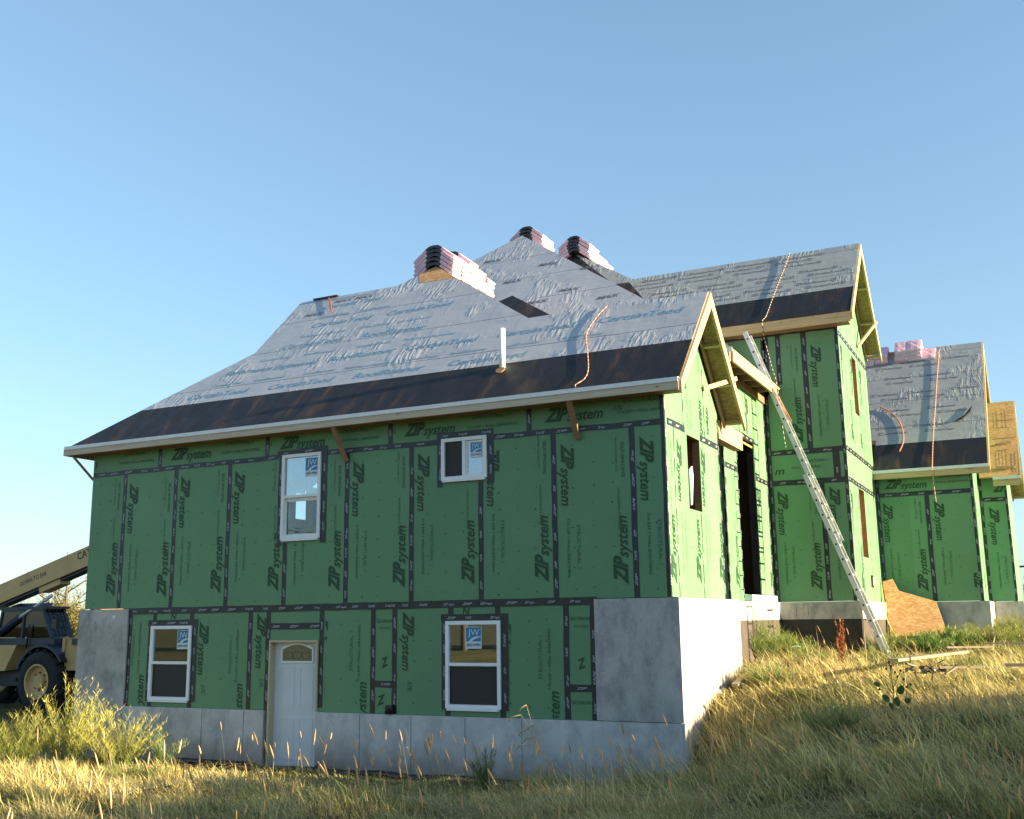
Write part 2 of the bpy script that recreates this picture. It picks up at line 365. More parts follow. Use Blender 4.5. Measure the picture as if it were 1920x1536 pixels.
def panel_print(mb, fr, x0, x1, z0, z1, clip, seed, flip=False):
    """what is printed on one upright 4x8 sheet spanning x0..x1"""
    rd = random.Random(seed); w_ = x1-x0
    off = rd.uniform(-.08, .08) 
    if not flip:
        zip_logo(mb, fr, x0+.13, z1-.17+off*.5, -90, .93, clip)
        put_text(mb, fr, "STRUCTURAL 1", x0+.34, z0+1.1+off, .055, .62, -90, mat='ink_faint', clip=clip)
        put_text(mb, fr, "7/16 EXP 1 WALL SHEATHING", x0+.19, z0+1.2+off, .045, .85, -90, mat='ink', clip=clip)
        zip_logo(mb, fr, x1-.13, z0+.2+off*.5, 90, .98, clip)
        put_text(mb, fr, "SELF-SPACING", x1-.17, z1-.2+off, .05, .5, -90, mat='ink', clip=clip)
        put_text(mb, fr, "PROFILE THIS SIDE OUT", x1-.26, z1-.12+off, .03, .5, -90, mat='ink_faint', clip=clip)
        put_text(mb, fr, "RATED SHEATHING 24/16", x1-.24, z1-.85+off, .035, .42, -90, mat='ink_faint', clip=clip)
        put_text(mb, fr, "(US)", x1-.24, z1-1.3+off, .08, .13, -90, mat='ink', clip=clip)
    else:
        zip_logo(mb, fr, x0+.12, z1-.1+off, -90, .9, clip)
        put_text(mb, fr, "STRUCTURAL 1", x1-.38, z1-.35+off-.6, .055, .6, 90, mat='ink_faint', clip=clip)
        put_text(mb, fr, "7/16 EXP 1 WALL SHEATHING", x1-.24, z1-1.1+off, .045, .85, 90, mat='ink', clip=clip)
        zip_logo(mb, fr, x1-.14, z1-2.05+off, 90, .95, clip)
        put_text(mb, fr, "(US)", x0+.2, z1-1.15+off, .08, .13, -90, mat='ink', clip=clip)
    nx = 4; nz = int((z1-z0)/.3)                    # fastener heads
    for i in range(1, nx):
        for j in range(nz):
            a = x0+w_*i/nx+rd.uniform(-.02, .02); b = z0+.12+j*.3+rd.uniform(-.04, .04)
            if clip and not (clip[0] < a < clip[1] and clip[2] < b < clip[3]): continue
            if clip and any(q[0] < a < q[1] and q[2] < b < q[3] for q in clip[4:]): continue
            s = rd.uniform(.006, .011)
            mb.poly([fr.P(a-s, b-s, .005), fr.P(a+s, b-s, .005), fr.P(a+s, b+s, .005), fr.P(a-s, b+s, .005)], 'ink')
def tape(mb, fr, a0, b0, a1, b1, wd=.085, off=.004, prints=True, seed=0):
    """a strip of seam tape with small pale logos, edges slightly wavy"""
    mb.cut.append((len(mb.v), len(mb.f))); rd = random.Random(seed+int(a0*100)+int(b0*37)); L = math.hypot(a1-a0, b1-b0); n = max(1, int(L/.25))
    d = ((a1-a0)/L, (b1-b0)/L); q = (-d[1], d[0]); pr = []
    for i in range(n+1):
        t = L*i/n; wv = rd.uniform(-.006, .006)
        pr.append(((a0+d[0]*t+q[0]*(wd/2+wv), b0+d[1]*t+q[1]*(wd/2+wv)), (a0+d[0]*t-q[0]*(wd/2-wv), b0+d[1]*t-q[1]*(wd/2-wv))))
    for i in range(n):
        A, B = pr[i]; C, D = pr[i+1]
        mb.poly([fr.P(*B, off), fr.P(*D, off), fr.P(*C, off), fr.P(*A, off)], 'tape')
    if prints:
        t = rd.uniform(0.05, .2); rot = math.degrees(math.atan2(d[1], d[0]))
        while t < L-.2:
            put_text(mb, fr, rd.choice(["ZIP tape", "ZIP", "TAPE", "ZIP"]), a0+d[0]*t+q[0]*-.02, b0+d[1]*t+q[1]*-.02, .034, rd.uniform(.10, .2), rot, off+.0025, 'tape_print', .01, .3)
            t += rd.uniform(.28, .42)
def cells(mb, fr, a0, a1, b0, b1, holes, mat, back, depth=.14, reveal='brown', breaks=()):
    """a flat wall rectangle with rectangular holes, real thickness at the holes"""
    xs = sorted({a0, a1, *[h[0] for h in holes], *[h[1] for h in holes], *[b for b in breaks if a0 < b < a1]})
    zs = sorted({b0, b1, *[h[2] for h in holes], *[h[3] for h in holes]})
    for i in range(len(xs)-1):
        for j in range(len(zs)-1):
            cx = (xs[i]+xs[i+1])/2; cz = (zs[j]+zs[j+1])/2
            if any(h[0] < cx < h[1] and h[2] < cz < h[3] for h in holes): continue
            q = [(xs[i], zs[j]), (xs[i+1], zs[j]), (xs[i+1], zs[j+1]), (xs[i], zs[j+1])]
            mb.poly([fr.P(x, z, 0) for x, z in q], mat); mb.poly([fr.P(x, z, -depth) for x, z in reversed(q)], back)
    for h in list(holes):
        c = [(h[0], h[2]), (h[1], h[2]), (h[1], h[3]), (h[0], h[3])]
        for i in range(4):
            p, q = c[i], c[(i+1) % 4]
            if p[1] == q[1] == b0: continue
            mb.poly([fr.P(*p, 0), fr.P(*q, 0), fr.P(*q, -depth), fr.P(*p, -depth)], reveal)

# ================================================================ GROUND
def sstep(a, b, x):
    t = np.clip((x-a)/(b-a), 0, 1); return t*t*(3-2*t)
def zg(x, y):
    x = np.asarray(x, float); y = np.asarray(y, float)
    L = -1.93 - .62*sstep(-7, -.6, y) + .1*sstep(-11, -20, x)
    Rw = np.interp(y, [-30, -7, -2.5, -.6, .0, .6, 1.6, 3, 6, 8, 12, 20, 60], [-1.93, -1.95, -2.25, -2.42, -2.36, -1.95, -1.42, -1.1, -1.1, -1.05, -.80, -.7, -.7])
    Rf = np.interp(y, [-30, -8, -5, -3, -1, 1, 3, 6, 8, 12, 20, 60], [-1.93, -1.93, -1.85, -1.72, -1.5, -1.3, -1.2, -1.2, -1.12, -.85, -.7, -.7])
    t = sstep(.1, 2.6, x); Rr = Rw*(1-t)+Rf*t
    w_ = sstep(-1.6, .2, x); w_ = np.where((y > .2) & (x > -9), np.maximum(w_, sstep(-9, -8.9, x)), w_)
    z = L*(1-w_)+Rr*w_
    z = z + .05*np.sin(x*1.3+y*.7)*np.cos(y*1.1-x*.4) + .02*np.sin(x*3.1)*np.sin(y*2.7)
    z = z + (.07*np.sin(x*2.3+1.3*np.sin(y*1.9))*np.cos(y*2.6+x*.5)+.03*np.sin(x*6.1+y*3)*np.cos(y*5.3))*sstep(.2, -1.2, y)
    return z
def grid_mesh(name, xs, ys, zf, mat):
    X, Y = np.meshgrid(xs, ys); Z = zf(X, Y); nx, ny = len(xs), len(ys)
    v = np.stack([X.ravel(), Y.ravel(), Z.ravel()], 1)
    i = np.arange(nx-1)[None, :] + np.arange(ny-1)[:, None]*nx
    fcs = np.stack([i, i+1, i+1+nx, i+nx], -1).reshape(-1, 4)
    me = bpy.data.meshes.new(name); me.from_pydata(v.tolist(), [], fcs.tolist()); me.materials.append(mat)
    me.polygons.foreach_set("use_smooth", [True]*len(fcs))
    o = bpy.data.objects.new(name, me); sc.collection.objects.link(o); return o
def mk_ground():
    mt, nt, p = new_mat("dry_grass_soil"); v = mapping(nt, src="Object")
    a = noise(nt, v, .5, 6, .65); b = noise(nt, v, 9, 5, .7)
    c = ramp(nt, a, [(.35, (.10, .095, .03)), (.55, (.15, .12, .05)), (.7, (.12, .085, .045))])
    c = mixc(nt, ramp(nt, b, [(.4, (0,0,0)), (.7, (.7,.7,.7))]), c, (.045, .04, .018))
    nt.links.new(c, p.inputs["Base Color"]); p.inputs["Roughness"].default_value = 1; p.inputs["Specular IOR Level"].default_value = .1
    bump(nt, p, b, .8, .05); return mt
xs = np.concatenate([-np.geomspace(900, 32, 14), np.arange(-30, 16.01, .16), np.geomspace(18, 900, 14)])
ys = np.concatenate([-np.geomspace(900, 22, 14), np.arange(-20, 26.01, .16), np.geomspace(28, 900, 14)])
tag(grid_mesh("ground", xs, ys, zg, mk_ground()), "dry grassy ground sloping up to the right of the house", "ground", kind="structure")

# ================================================================ HOUSE
house = tag(empty("unfinished_house", (0, 0, 0)), "house under construction with green sheathing, concrete foundation and grey wrapped roofs", "house")
FA = Frame((0,0,0), (1,0,0), (0,0,1)); FA.n = Vector((0,-1,0))              # front wall, u = x
GA = Frame((0,0,0), (0,1,0), (0,0,1))                                        # right gable wall, u = y, n = +x
S = [-.49-1.219*k for k in range(9)]
W1 = (-6.67, -5.88, 1.06, 2.47); W2 = (-3.60, -2.81, 1.83, 2.48); W3 = (-9.42, -8.50, -1.55, -.31); W4 = (-3.53, -2.61, -1.55, -.29)
DR = (-6.83, -5.86, -2.58, -.56)
def inset(w_, d=.03): return (w_[0]+d, w_[1]-d, w_[2]+d, w_[3]-d)
mb = MB(); cells(mb, FA, -11.07, 0, 0, 2.95, [inset(W1), inset(W2)], 'green', 'room', .14)
fw = mb.build("sheathed_wall", house)
# lower level infill sits 4 mm behind so the sheets meet at a seam
mb = MB(); FL = Frame((0,.004,0), (1,0,0), (0,0,1)); FL.n = Vector((0,-1,0))
cells(mb, FL, -9.97, -1.13, -1.66, 0, [inset(W3), inset(W4), (-6.80, -5.89, -1.66, -.58)], 'green', 'room', .14)
lw = mb.build("sheathed_wall", house)
# print on the upper wall
mb = MB(); holes = (W1, W2)
clipA = (-11.05, -.02, .03, 2.40, *[(h[0]-.1, h[1]+.1, h[2]-.06, h[3]+.06) for h in holes])
xs_ = [0]+S+[-11.07]
for k in range(10):
    x1, x0 = xs_[k], xs_[k+1]
    if k == 0: panel_print(mb, FA, x1-.49, x1-.49+1.219, 0, 2.44, (x1-.44, -.03, .03, 2.4), 3)
    elif k == 9: panel_print(mb, FA, x1-1.219, x1, 0, 2.44, (-11.05, x1-.05, .03, 2.4), 5)
    else: panel_print(mb, FA, x0, x1, 0, 2.44, (x0+.05, x1-.05, .03, 2.4, *clipA[4:]), k+20)
band = [-11.07, -9.43, -7.01, -4.55, -2.10, 0]
for i in range(5):
    x0 = band[i]; x1 = band[i+1]; q = (x0+.05, x1-.04, 2.5, 2.94)
    zx = x1-2.44+.3 if i == 0 else x0+.25
    zip_logo(mb, FA, zx-(.35 if i == 0 else 0), 2.59, 0, .95, q)
    put_text(mb, FA, "STRUCTURAL 1", zx+1.25, 2.74, .055, .6, mat='ink', clip=q)
    put_text(mb, FA, "7/16 EXP 1 WALL SHEATHING", zx+1.15, 2.6, .045, .85, mat='ink', clip=q)
    put_text(mb, FA, "(US)", zx+1.1 if i == 4 else zx-.3, 2.66, .07, .14, mat='ink', clip=q)
mb.build("lettering", fw)
mb = MB()
for k, x in enumerate(S):
    top = 2.44
    if k == 4: pass
    if k == 2: tape(mb, FA, x, 0, x, W2[2]-.05, seed=k); continue       # x=-2.93 runs into the slider window
    if k == 5: tape(mb, FA, x, 0, x, W1[2]-.05, seed=k); continue
    tape(mb, FA, x, 0, x, top, seed=k)
tape(mb, FA, -11.05, 2.44, W1[0]-.1, 2.45, off=.0055, seed=30)
tape(mb, FA, W1[0]-.12, 2.50, W1[1]+.12, 2.52, .1, off=.0075, seed=31)
tape(mb, FA, W1[1]+.05, 2.45, W2[0]-.08, 2.44, off=.0055, seed=32)
tape(mb, FA, W2[0]-.09, 2.53, W2[1]+.11, 2.53, .1, off=.0075, seed=33)
tape(mb, FA, W2[1]+.05, 2.44, 0, 2.43, off=.0055, seed=34)
for w_ in (W1, W2):
    tape(mb, FA, w_[0]-.035, w_[2]-.1, w_[0]-.035, w_[3]+.08, .09, off=.0095, seed=35)
    tape(mb, FA, w_[1]+.06, w_[2]-.08, w_[1]+.06, w_[3]+.08, .11, off=.0095, seed=36)
tape(mb, FA, -10.0, -.055, -5, -.045, .11, off=.0055, seed=37); tape(mb, FA, -5.05, -.045, -1.09, -.03, .11, off=.0065, seed=38)
for x in band[1:-1]: tape(mb, FA, x, 2.44, x, 2.9, off=.0035, seed=39)
tape(mb, FA, -.03, 0, -.03, 2.9, .05, off=.003, prints=False)
mb.build("seam_tape", fw)
mb = MB()
LC = lambda x0, x1: (x0+.05, x1-.05, -1.64, -.12, *[(h[0]-.12, h[1]+.12, h[2]-.02, h[3]+.12) for h in (W3, W4)])
panel_print(mb, FL, -8.45, -7.25, -2.5, -.1, LC(-8.45, -7.25), 51, True)
panel_print(mb, FL, -7.22, -6.0, -2.5, -.1, LC(-7.22, -6.87), 52, True)
panel_print(mb, FL, -6.0, -4.83, -2.5, -.1, LC(-5.80, -4.83), 53, True)
panel_print(mb, FL, -4.40, -3.2, -2.5, -.1, LC(-4.40, -3.55), 54, True)
panel_print(mb, FL, -2.75, -1.58, -2.5, -.1, LC(-2.52, -1.58), 55, True)
panel_print(mb, FL, -9.97-.5, -9.43, -2.5, -.1, LC(-9.92, -9.43), 56, True)
for xx in (-1.52, -4.79):
    put_text(mb, FL, "SELF-SPACING", xx+.02, -.30, .05, .32, mat='ink', clip=(xx, xx+.35, -1.6, -.1))
    put_text(mb, FL, "PROFILE", xx+.08, -.40, .035, .2, mat='ink_faint'); 
    put_text(mb, FL, "Z", xx+.12, -.98, .13, .16, 20, bold=.03, shear=.4)
put_text(mb, FL, "SELF-SPACING", -1.50, -1.45, .05, .3, mat='ink')
put_text(mb, FL, "Z", -4.75, -1.55, .13, .2, 20, bold=.03, shear=.4)
for xx in (-8.9, -3.15): put_text(mb, FL, "ZS", xx, -.22, .1, .2, 80, bold=.02)
mb.build("lettering", lw)
mb = MB()
for i, (x, z0, z1) in enumerate([(-9.93,-1.66,-.08),(-9.36,-.24,-.08),(-8.52,-.24,-.08),(-9.40,-1.66,-1.56),(-8.50,-1.66,-1.56),(-7.25,-1.66,-.08),
                  (-6.88,-1.66,-.08),(-5.81,-1.60,-.08),(-4.83,-1.66,-.08),(-4.44,-1.66,-.08),(-3.45,-.24,-.08),(-2.66,-.24,-.08),(-3.50,-1.66,-1.56),(-2.58,-1.66,-1.56),(-1.57,-1.66,-.08),(-1.16,-1.66,-.08)]):
    tape(mb, FL, x, z0, x, z1, .09, off=.004, seed=60+i)
for i, (x0, x1, z) in enumerate([(-6.85,-5.83,-.34),(-4.80,-4.46,-1.22),(-1.54,-1.2,-1.23)]): tape(mb, FL, x0, z, x1, z, .1, off=.0055, seed=80+i)
for i, w_ in enumerate((W3, W4)):
    tape(mb, FL, w_[0]-.09, w_[3]+.05, w_[1]+.12, w_[3]+.05, .1, off=.0065, seed=90+i)
    tape(mb, FL, w_[0]-.03, w_[2]-.02, w_[0]-.03, w_[3]+.1, .09, off=.0085, seed=92+i)
    tape(mb, FL, w_[1]+.06, w_[2]-.02, w_[1]+.06, w_[3]+.1, .12, off=.0085, seed=94+i)
mb.build("seam_tape", lw)
mb = MB(); mb.box((-4.56, -.06, -1.66), (-4.44, -.012, -1.53), 'black'); mb.tube([(-4.50,-.055,-1.60),(-4.50,-.11,-1.63)], .035, 'black')
mb.build("vent_outlet", house)

# foundation of the front block
mb = MB()
mb.box((-11.17, -.03, -3.2), (-9.975, .25, -.012), 'concrete'); mb.box((-1.125, -.03, -1.655), (.115, .25, -.012), 'concrete')
for x0, x1 in ((-9.975, -6.9), (-5.86, .13)):
    mb.box((x0, -.035 if x0 < -7 else -.045, -3.2), (x1, .25, -1.665), 'concrete_low')
mb.box((-6.9, .02, -3.2), (-5.86, .25, -2.60), 'concrete_low')
for x in (-9.09, -8.18, -7.3): mb.box((x-.004, -.0375, -2.7), (x+.004, -.03, -1.68), 'joint')
for x in (-5.03, -4.11, -3.19, -2.27): mb.box((x-.004, -.0475, -2.7), (x+.004, -.04, -1.68), 'joint')
mb.box((-11.17, .25, -3.2), (-11.0, 7.0, -.012), 'concrete')
mb.box((-10.34,-.033,-.17),(-10.28,-.03,-.12),'vinyl'); fnd = mb.build("foundation", house)
mb = MB()
mb.box((-.1, .25, -3.2), (.115, 3.15, -.012), 'concrete'); mb.box((-.1, .25, -3.2), (.113, .26, -.1), 'concrete')
mb.build("foundation", house)
# right gable wall A
def gable(name, fr, a0, a1, zr0, apexa, apexz, holes, mat='green', depth=.12, back='osb_grey', breaks=()):
    mb = MB(); cells(mb, fr, a0, a1, 0, zr0, holes, mat, back, depth, 'brown', breaks)
    tri = [(a0, zr0), (a1, zr0), (apexa, apexz)]
    mb.poly([fr.P(*t) for t in tri], mat); mb.poly([fr.P(*t, -depth) for t in reversed(tri)], back)
    return mb.build(name, house)
WA = (1.04, 1.70, 1.29, 2.40)
gw = gable("sheathed_wall", GA, 0, 2.80, 3.0, 1.4, 4.42, [WA])
def wall_extras(wall, fr, a0, a1, seams, hor, zt, prints, corner=True, upright=None):
    mb = MB()
    for i, (a, z0, z1, wd) in enumerate(seams): tape(mb, fr, a, z0, a, z1, wd, off=.004, seed=200+i)
    for i, (p0, z, p1) in enumerate(hor): tape(mb, fr, p0, z, p1, z, .1, off=.006, seed=240+i)
    mb.build("seam_tape", wall)
    mb = MB()
    for (x0, x1, z0, z1, clip) in prints: panel_print(mb, fr, x0, x1, z0, z1, clip, int(x0*10)+7)
    if mb.f: mb.build("lettering", wall)
wh = (WA[0]-.03, WA[1]+.03, WA[2]-.03, WA[3]+.03)
wall_extras(gw, GA, 0, 2.8, [(.40,0,2.44,.025),(1.62,0,1.26,.03),(.90,2.44,3.3,.03),(2.02,2.44,3.6,.03),(.02,0,3.1,.05),(2.77,0,2.9,.04)],
            [(.12,2.46,.95),(1.75,2.44,2.8)], 2.44,
            [(-.8,.4,0,2.44,(.05,.38,.05,2.4)),(.42,1.60,0,2.44,(.44,1.58,.05,2.4,wh)),(1.64,2.86,0,2.44,(1.66,2.74,.05,2.4,wh)),
             (.92,2.0,1.9,4.2,(.94,1.98,2.5,3.9)),(2.04,3.2,1.2,3.64,(2.06,2.75,2.5,3.0))])
# exposed studs in the opening, with a rag hanging on the sill
mb = MB(); mb.box((-.145, 1.06, 1.2), (-.11, 1.16, 2.5), 'brown'); mb.box((-.5, 1.9, 0), (-.13, 1.94, 2.9), 'osb')
mb.build("framing", house)
rg = MB(); rg.v = []
pts = [(.012,1.055,1.86),(.03,1.14,1.93),(.03,1.17,1.78),(.02,1.15,1.55),(.012,1.13,1.36),(.012,1.07,1.34),(.02,1.05,1.6)]
rg.prism([(x+.01, y, z) for x, y, z in pts], (-.02, 0, 0), 'vinyl')
tag(rg.build("rag", None), "white rag hanging at the open window of the sunlit gable wall", "rag")

# porch recess and side wall J (between the front block and the tall block)
FJ = Frame((-.38,0,0), (0,1,0), (0,0,1))
JO = (5.46, 6.80, .12, 3.12)
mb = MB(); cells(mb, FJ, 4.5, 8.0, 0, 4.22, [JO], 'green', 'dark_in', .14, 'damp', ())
jw = mb.build("sheathed_wall", house)
wall_extras(jw, FJ, 4.5, 8, [(4.53,0,3.9,.06),(5.02,2.95,4.1,.03),(5.45,.05,3.2,.03),(6.84,.05,3.2,.05),(5.75,3.2,4.1,.04),(7.85,0,4.2,.04),(5.22,0,2.4,.022),(7.96,0,4.2,.06),(6.95,2.4,4.2,.02)],
            [(5.42,3.15,6.88),(4.6,2.42,5.4),(6.9,2.42,7.98)], 0, [(6.8,8.0,0,2.44,(6.9,7.8,.1,2.35)),(6.2,7.6,1.9,4.2,(6.2,7.7,3.25,4.1)),(4.3,5.3,0,2.44,(4.6,5.15,.1,2.3))])
mb = MB()
for k in range(11): tape(mb, FJ, 5.24, .2+k*.26, 5.43, .2+k*.26, .022, off=.005, prints=False, seed=k)
for k in range(3): tape(mb, FJ, 5.05, 3.45+k*.24, 5.25, 3.45+k*.24, .02, off=.005, prints=False, seed=k)
mb.build("seam_tape", jw)
mb = MB(); FJf = Frame((0,4.5,0), (1,0,0), (0,0,1)); FJf.n = Vector((0,-1,0))
cells(mb, FJf, -3.5, -.38, 0, 4.2, [], 'green', 'dark_in', .12); tape(mb, FJf, -.395, 0, -.395, 3.9, .03, off=.004); tape(mb, FJf, -2, 2.44, -.47, 2.44, .09, off=.005)
mb.build("sheathed_wall", house)
mb = MB(); mb.box((-.19, 2.95, 2.62), (-.02, 4.5, 2.93), 'lumber'); mb.box((-.40, 4.42, .0), (-.12, 4.49, 2.6), 'lumber') if False else None
mb.build("porch_header", house)
mb = MB(); mb.box((-.6, 3.15, -3), (-.272, 8.1, -.35), 'damp_sunlit'); mb.box((-.6, 3.15, -.35), (-.27, 7.87, -.012), 'concrete')
mb.build("foundation", house)
mb = MB(); mb.beam((-.20, 3.30, -1.3), (-.20, 3.30, -.02), .09, .04, 'brown', (1,0,0)); mb.build("post", house)
mb = MB()                                                                     # ledge block and strap under the tall opening
mb.box((-.40, 5.50, .0), (-.24, 7.55, .11), 'vinyl_low')
mb.build("sill_block", house)
mb = MB()
for a in (5.15, 5.52): mb.box((-.268, a, -1.1), (-.262, a+.02, -.06), 'black')
for z in (-.12, -.42, -.70): mb.box((-.268, 5.17, z), (-.261, 5.52, z+.022), 'black')
mb.build("strap", house)
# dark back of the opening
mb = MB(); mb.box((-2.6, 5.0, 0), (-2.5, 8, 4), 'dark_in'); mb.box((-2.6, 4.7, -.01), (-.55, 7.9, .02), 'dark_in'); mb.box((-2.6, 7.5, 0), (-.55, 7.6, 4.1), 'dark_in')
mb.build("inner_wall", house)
# tall block C
FC = Frame((0,8,0), (1,0,0), (0,0,1)); FC.n = Vector((0,-1,0))
mb = MB(); cells(mb, FC, -2.6, 1.22, 0, 5.95, [], 'green', 'osb', .12); cw = mb.build("sheathed_wall", house)
mb = MB()
for a, z0, z1, wd in [(-.33,0,5.5,.09),(.52,3.05,5.6,.11),(.70,0,2.42,.10),(1.19,0,5.6,.06),(1.02,2.42,3.05,.14),(-.28,4.3,5.6,.12),(-.02,4.5,5.6,.1)]: tape(mb, FC, a, z0, a, z1, wd, seed=300)
for p0, z, p1 in [(-.33,3.05,1.2),(-.33,2.42,1.2),(-1.3,5.62,1.2)]: tape(mb, FC, p0, z, p1, z, .11, off=.006, seed=310)
mb.build("seam_tape", cw)
mb = MB()
panel_print(mb, FC, -.33, .69, 0, 2.44, (-.27,.64,.05,2.36), 401); panel_print(mb, FC, .72, 1.94, 0, 2.44, (.76,1.15,.05,2.36), 402)
panel_print(mb, FC, -.70, .50, 3.05, 5.49, (.06,.46,3.12,5.5), 403); panel_print(mb, FC, .54, 1.76, 3.05, 5.49, (.59,1.15,3.12,5.5), 404)
put_text(mb, FC, "STRUCTURAL 1", .35, 2.82, .055, .5, mat='ink', clip=(-.2,.93,2.5,3)); put_text(mb, FC, "WALL SHEATHING", .1, 2.70, .045, .6, mat='ink', clip=(-.2,.93,2.5,3))
put_text(mb, FC, "m", -.24, 2.6, .16, .2, bold=.01, shear=.3)
mb.build("lettering", cw)
GC = Frame((1.22,0,0), (0,1,0), (0,0,1))
OU = (9.70, 10.28, 4.06, 5.36); OL = (9.30, 10.05, .92, 2.37)
cg = gable("sheathed_wall", GC, 8.0, 11.9, 5.9, 9.78, 7.62, [OU, OL])
q1 = (OU[0]-.03, OU[1]+.03, OU[2]-.03, OU[3]+.03); q2 = (OL[0]-.03, OL[1]+.03, OL[2]-.03, OL[3]+.03)
wall_extras(cg, GC, 8, 11.9, [(8.03,0,5.8,.06),(8.75,0,2.4,.02),(8.75,3.1,5.4,.025),(9.2,0,2.4,.03),(9.35,3.1,6.4,.025),(10.45,0,2.4,.03),(10.6,3.1,6.6,.03),(11.0,3.1,6.2,.02),(11.5,0,5.6,.03),(10.1,3.1,4.0,.02),(9.75,5.5,6.8,.02),(8.5,5.5,6,.02)],
            [(8.05,3.08,11.85),(8.05,2.44,11.85),(8.05,5.5,11.85)], 0,
            [(8.05,9.2,0,2.44,(8.1,9.15,.1,2.3,q2)),(9.35,10.55,3.1,5.54,(9.4,10.4,3.15,5.4,q1)),(10.6,11.8,3.1,5.54,(10.7,11.4,3.15,5.4)),(8.1,9.3,3.1,5.54,(8.1,9.2,3.15,5.4))])
mb = MB()                                                                    # plywood closing the openings from inside
mb.box((1.00, 9.6, 4.0), (1.04, 10.4, 5.5), 'brown'); mb.box((1.00, 9.2, .86), (1.04, 10.15, 2.45), 'brown')
mb.build("opening_board", house)
mb = MB(); mb.box((-.25, 7.86, -.35), (1.33, 8.3, -.012), 'concrete'); mb.box((-.245, 7.87, -3), (1.30, 8.3, -.35), 'damp')
mb.box((1.0, 8.3, -.38), (1.33, 12.0, -.012), 'concrete'); mb.box((1.0, 8.0, -3), (1.305, 12.0, -.38), 'damp_sunlit')
for x in (.05, .28, 1.0): mb.box((x, 7.857, -.3), (x+.006, 7.87, -.03), 'joint')
mb.build("foundation", house)
# utility box at the foot of the sunlit wall
mb = MB(); mb.box((1.225, 10.15, .34), (1.26, 10.38, .52), 'lumber'); mb.box((1.226, 10.10, .30), (1.235, 10.42, .56), 'black')
mb.build("outlet_box", house)
# low block D
FD = Frame((0,11.9,0), (1,0,0), (0,0,1)); FD.n = Vector((0,-1,0))
mb = MB(); cells(mb, FD, 1.22, 3.34, 0, 3.05, [], 'green', 'osb', .12); dw = mb.build("sheathed_wall", house)
mb = MB()
for a, z0, z1, wd in [(1.27,0,2.9,.08),(2.33,0,2.44,.10),(3.30,0,2.9,.05)]: tape(mb, FD, a, z0, a, z1, wd, seed=500)
tape(mb, FD, 1.25, 2.45, 3.32, 2.45, .1, off=.006, seed=501); mb.build("seam_tape", dw)
mb = MB(); panel_print(mb, FD, 1.25, 2.32, 0, 2.44, (1.33,2.27,.02,2.38), 501); panel_print(mb, FD, 2.36, 3.5, 0, 2.44, (2.4,3.25,.02,2.38), 502)
zip_logo(mb, FD, 1.42, 2.6, 0, .95, (1.3,3.2,2.5,2.95)); put_text(mb, FD, "STRUCTURAL 1", 2.65, 2.78, .055, .55, clip=(1.3,3.2,2.5,2.95)); put_text(mb, FD, "WALL SHEATHING", 2.55, 2.66, .045, .7, clip=(1.3,3.25,2.5,2.95))
mb.build("lettering", dw)
GD = Frame((3.34,0,0), (0,1,0), (0,0,1)); dg = gable("sheathed_wall", GD, 11.9, 19.3, 3.05, 15.6, 6.45, [], breaks=(14,))
wall_extras(dg, GD, 11.9, 14, [(11.93,0,2.9,.05),(13.1,0,2.44,.03),(12.6,2.44,3.1,.03)], [], 0, [(11.95,13.1,0,2.44,(12,13,.1,2.3))])
mb = MB(); mb.box((1.34, 11.78, -2), (3.45, 12.2, -.012), 'concrete'); mb.box((3.1, 12.2, -2), (3.45, 13.9, -.012), 'concrete')
mb.box((2.3, 11.777, -1), (2.306, 11.785, -.03), 'joint'); mb.box((3.1, 13.88, -2), (4.09, 14.3, -.012), 'concrete'); mb.box((3.8, 14.3, -2), (4.09, 18, -.012), 'concrete')
mb.build("foundation", house)
# block E at the far right
FE = Frame((0,14.0,0), (1,0,0), (0,0,1)); FE.n = Vector((0,-1,0))
mb = MB(); cells(mb, FE, 3.34, 3.97, 0, 3.1, [], 'green', 'osb', .12); ew = mb.build("sheathed_wall", house)
mb = MB(); tape(mb, FE, 3.39, 0, 3.39, 3, .06); tape(mb, FE, 3.94, 0, 3.94, 3, .05); tape(mb, FE, 3.4, 2.42, 3.95, 2.42, .1, off=.006); mb.build("seam_tape", ew)
mb = MB(); panel_print(mb, FE, 3.42, 4.6, 0, 2.44, (3.45,3.9,.02,2.36), 601); zip_logo(mb, FE, 3.65, 2.6, 0, .9, (3.45,3.9,2.48,3)); mb.build("lettering", ew)
GE = Frame((3.97,0,0), (0,1,0), (0,0,1)); gable("sheathed_wall", GE, 14.0, 18.5, 3.1, 16.2, 5.0, [])

# ---------------------------------------------------------------- roofs
def slope(name, z0, y0, m_, pts_xy, th=.03, mat='osb'):
    mb = MB(); P = [Vector((x, y, z0+m_*(y-y0))) for x, y in pts_xy]; n = Vector((0,-m_,1)).normalized()
    if (P[1]-P[0]).cross(P[2]-P[0]).dot(n) < 0: P.reverse()
    mb.prism(P, n*-th, mat, 'osb', 'osb_grey'); return mb.build(name, house), n
def sheet(name, parent, z0, y0, m_, pts_xy, mat, lift, sub=0):
    mb = MB(); n = Vector((0,-m_,1)).normalized(); P = [Vector((x, y, z0+m_*(y-y0)))+n*lift for x, y in pts_xy]
    if (P[1]-P[0]).cross(P[2]-P[0]).dot(n) < 0: P.reverse()
    mb.prism(P, n*-(lift-.0015), mat, mat, mat); return mb.build(name, parent)
def roof_frame(z0, y0, m_, lift=.012):
    k = 1/math.sqrt(1+m_*m_); fr = Frame((0, y0, z0), (1,0,0), (0, k, k*m_)); fr.o = fr.o + fr.n*lift; return fr
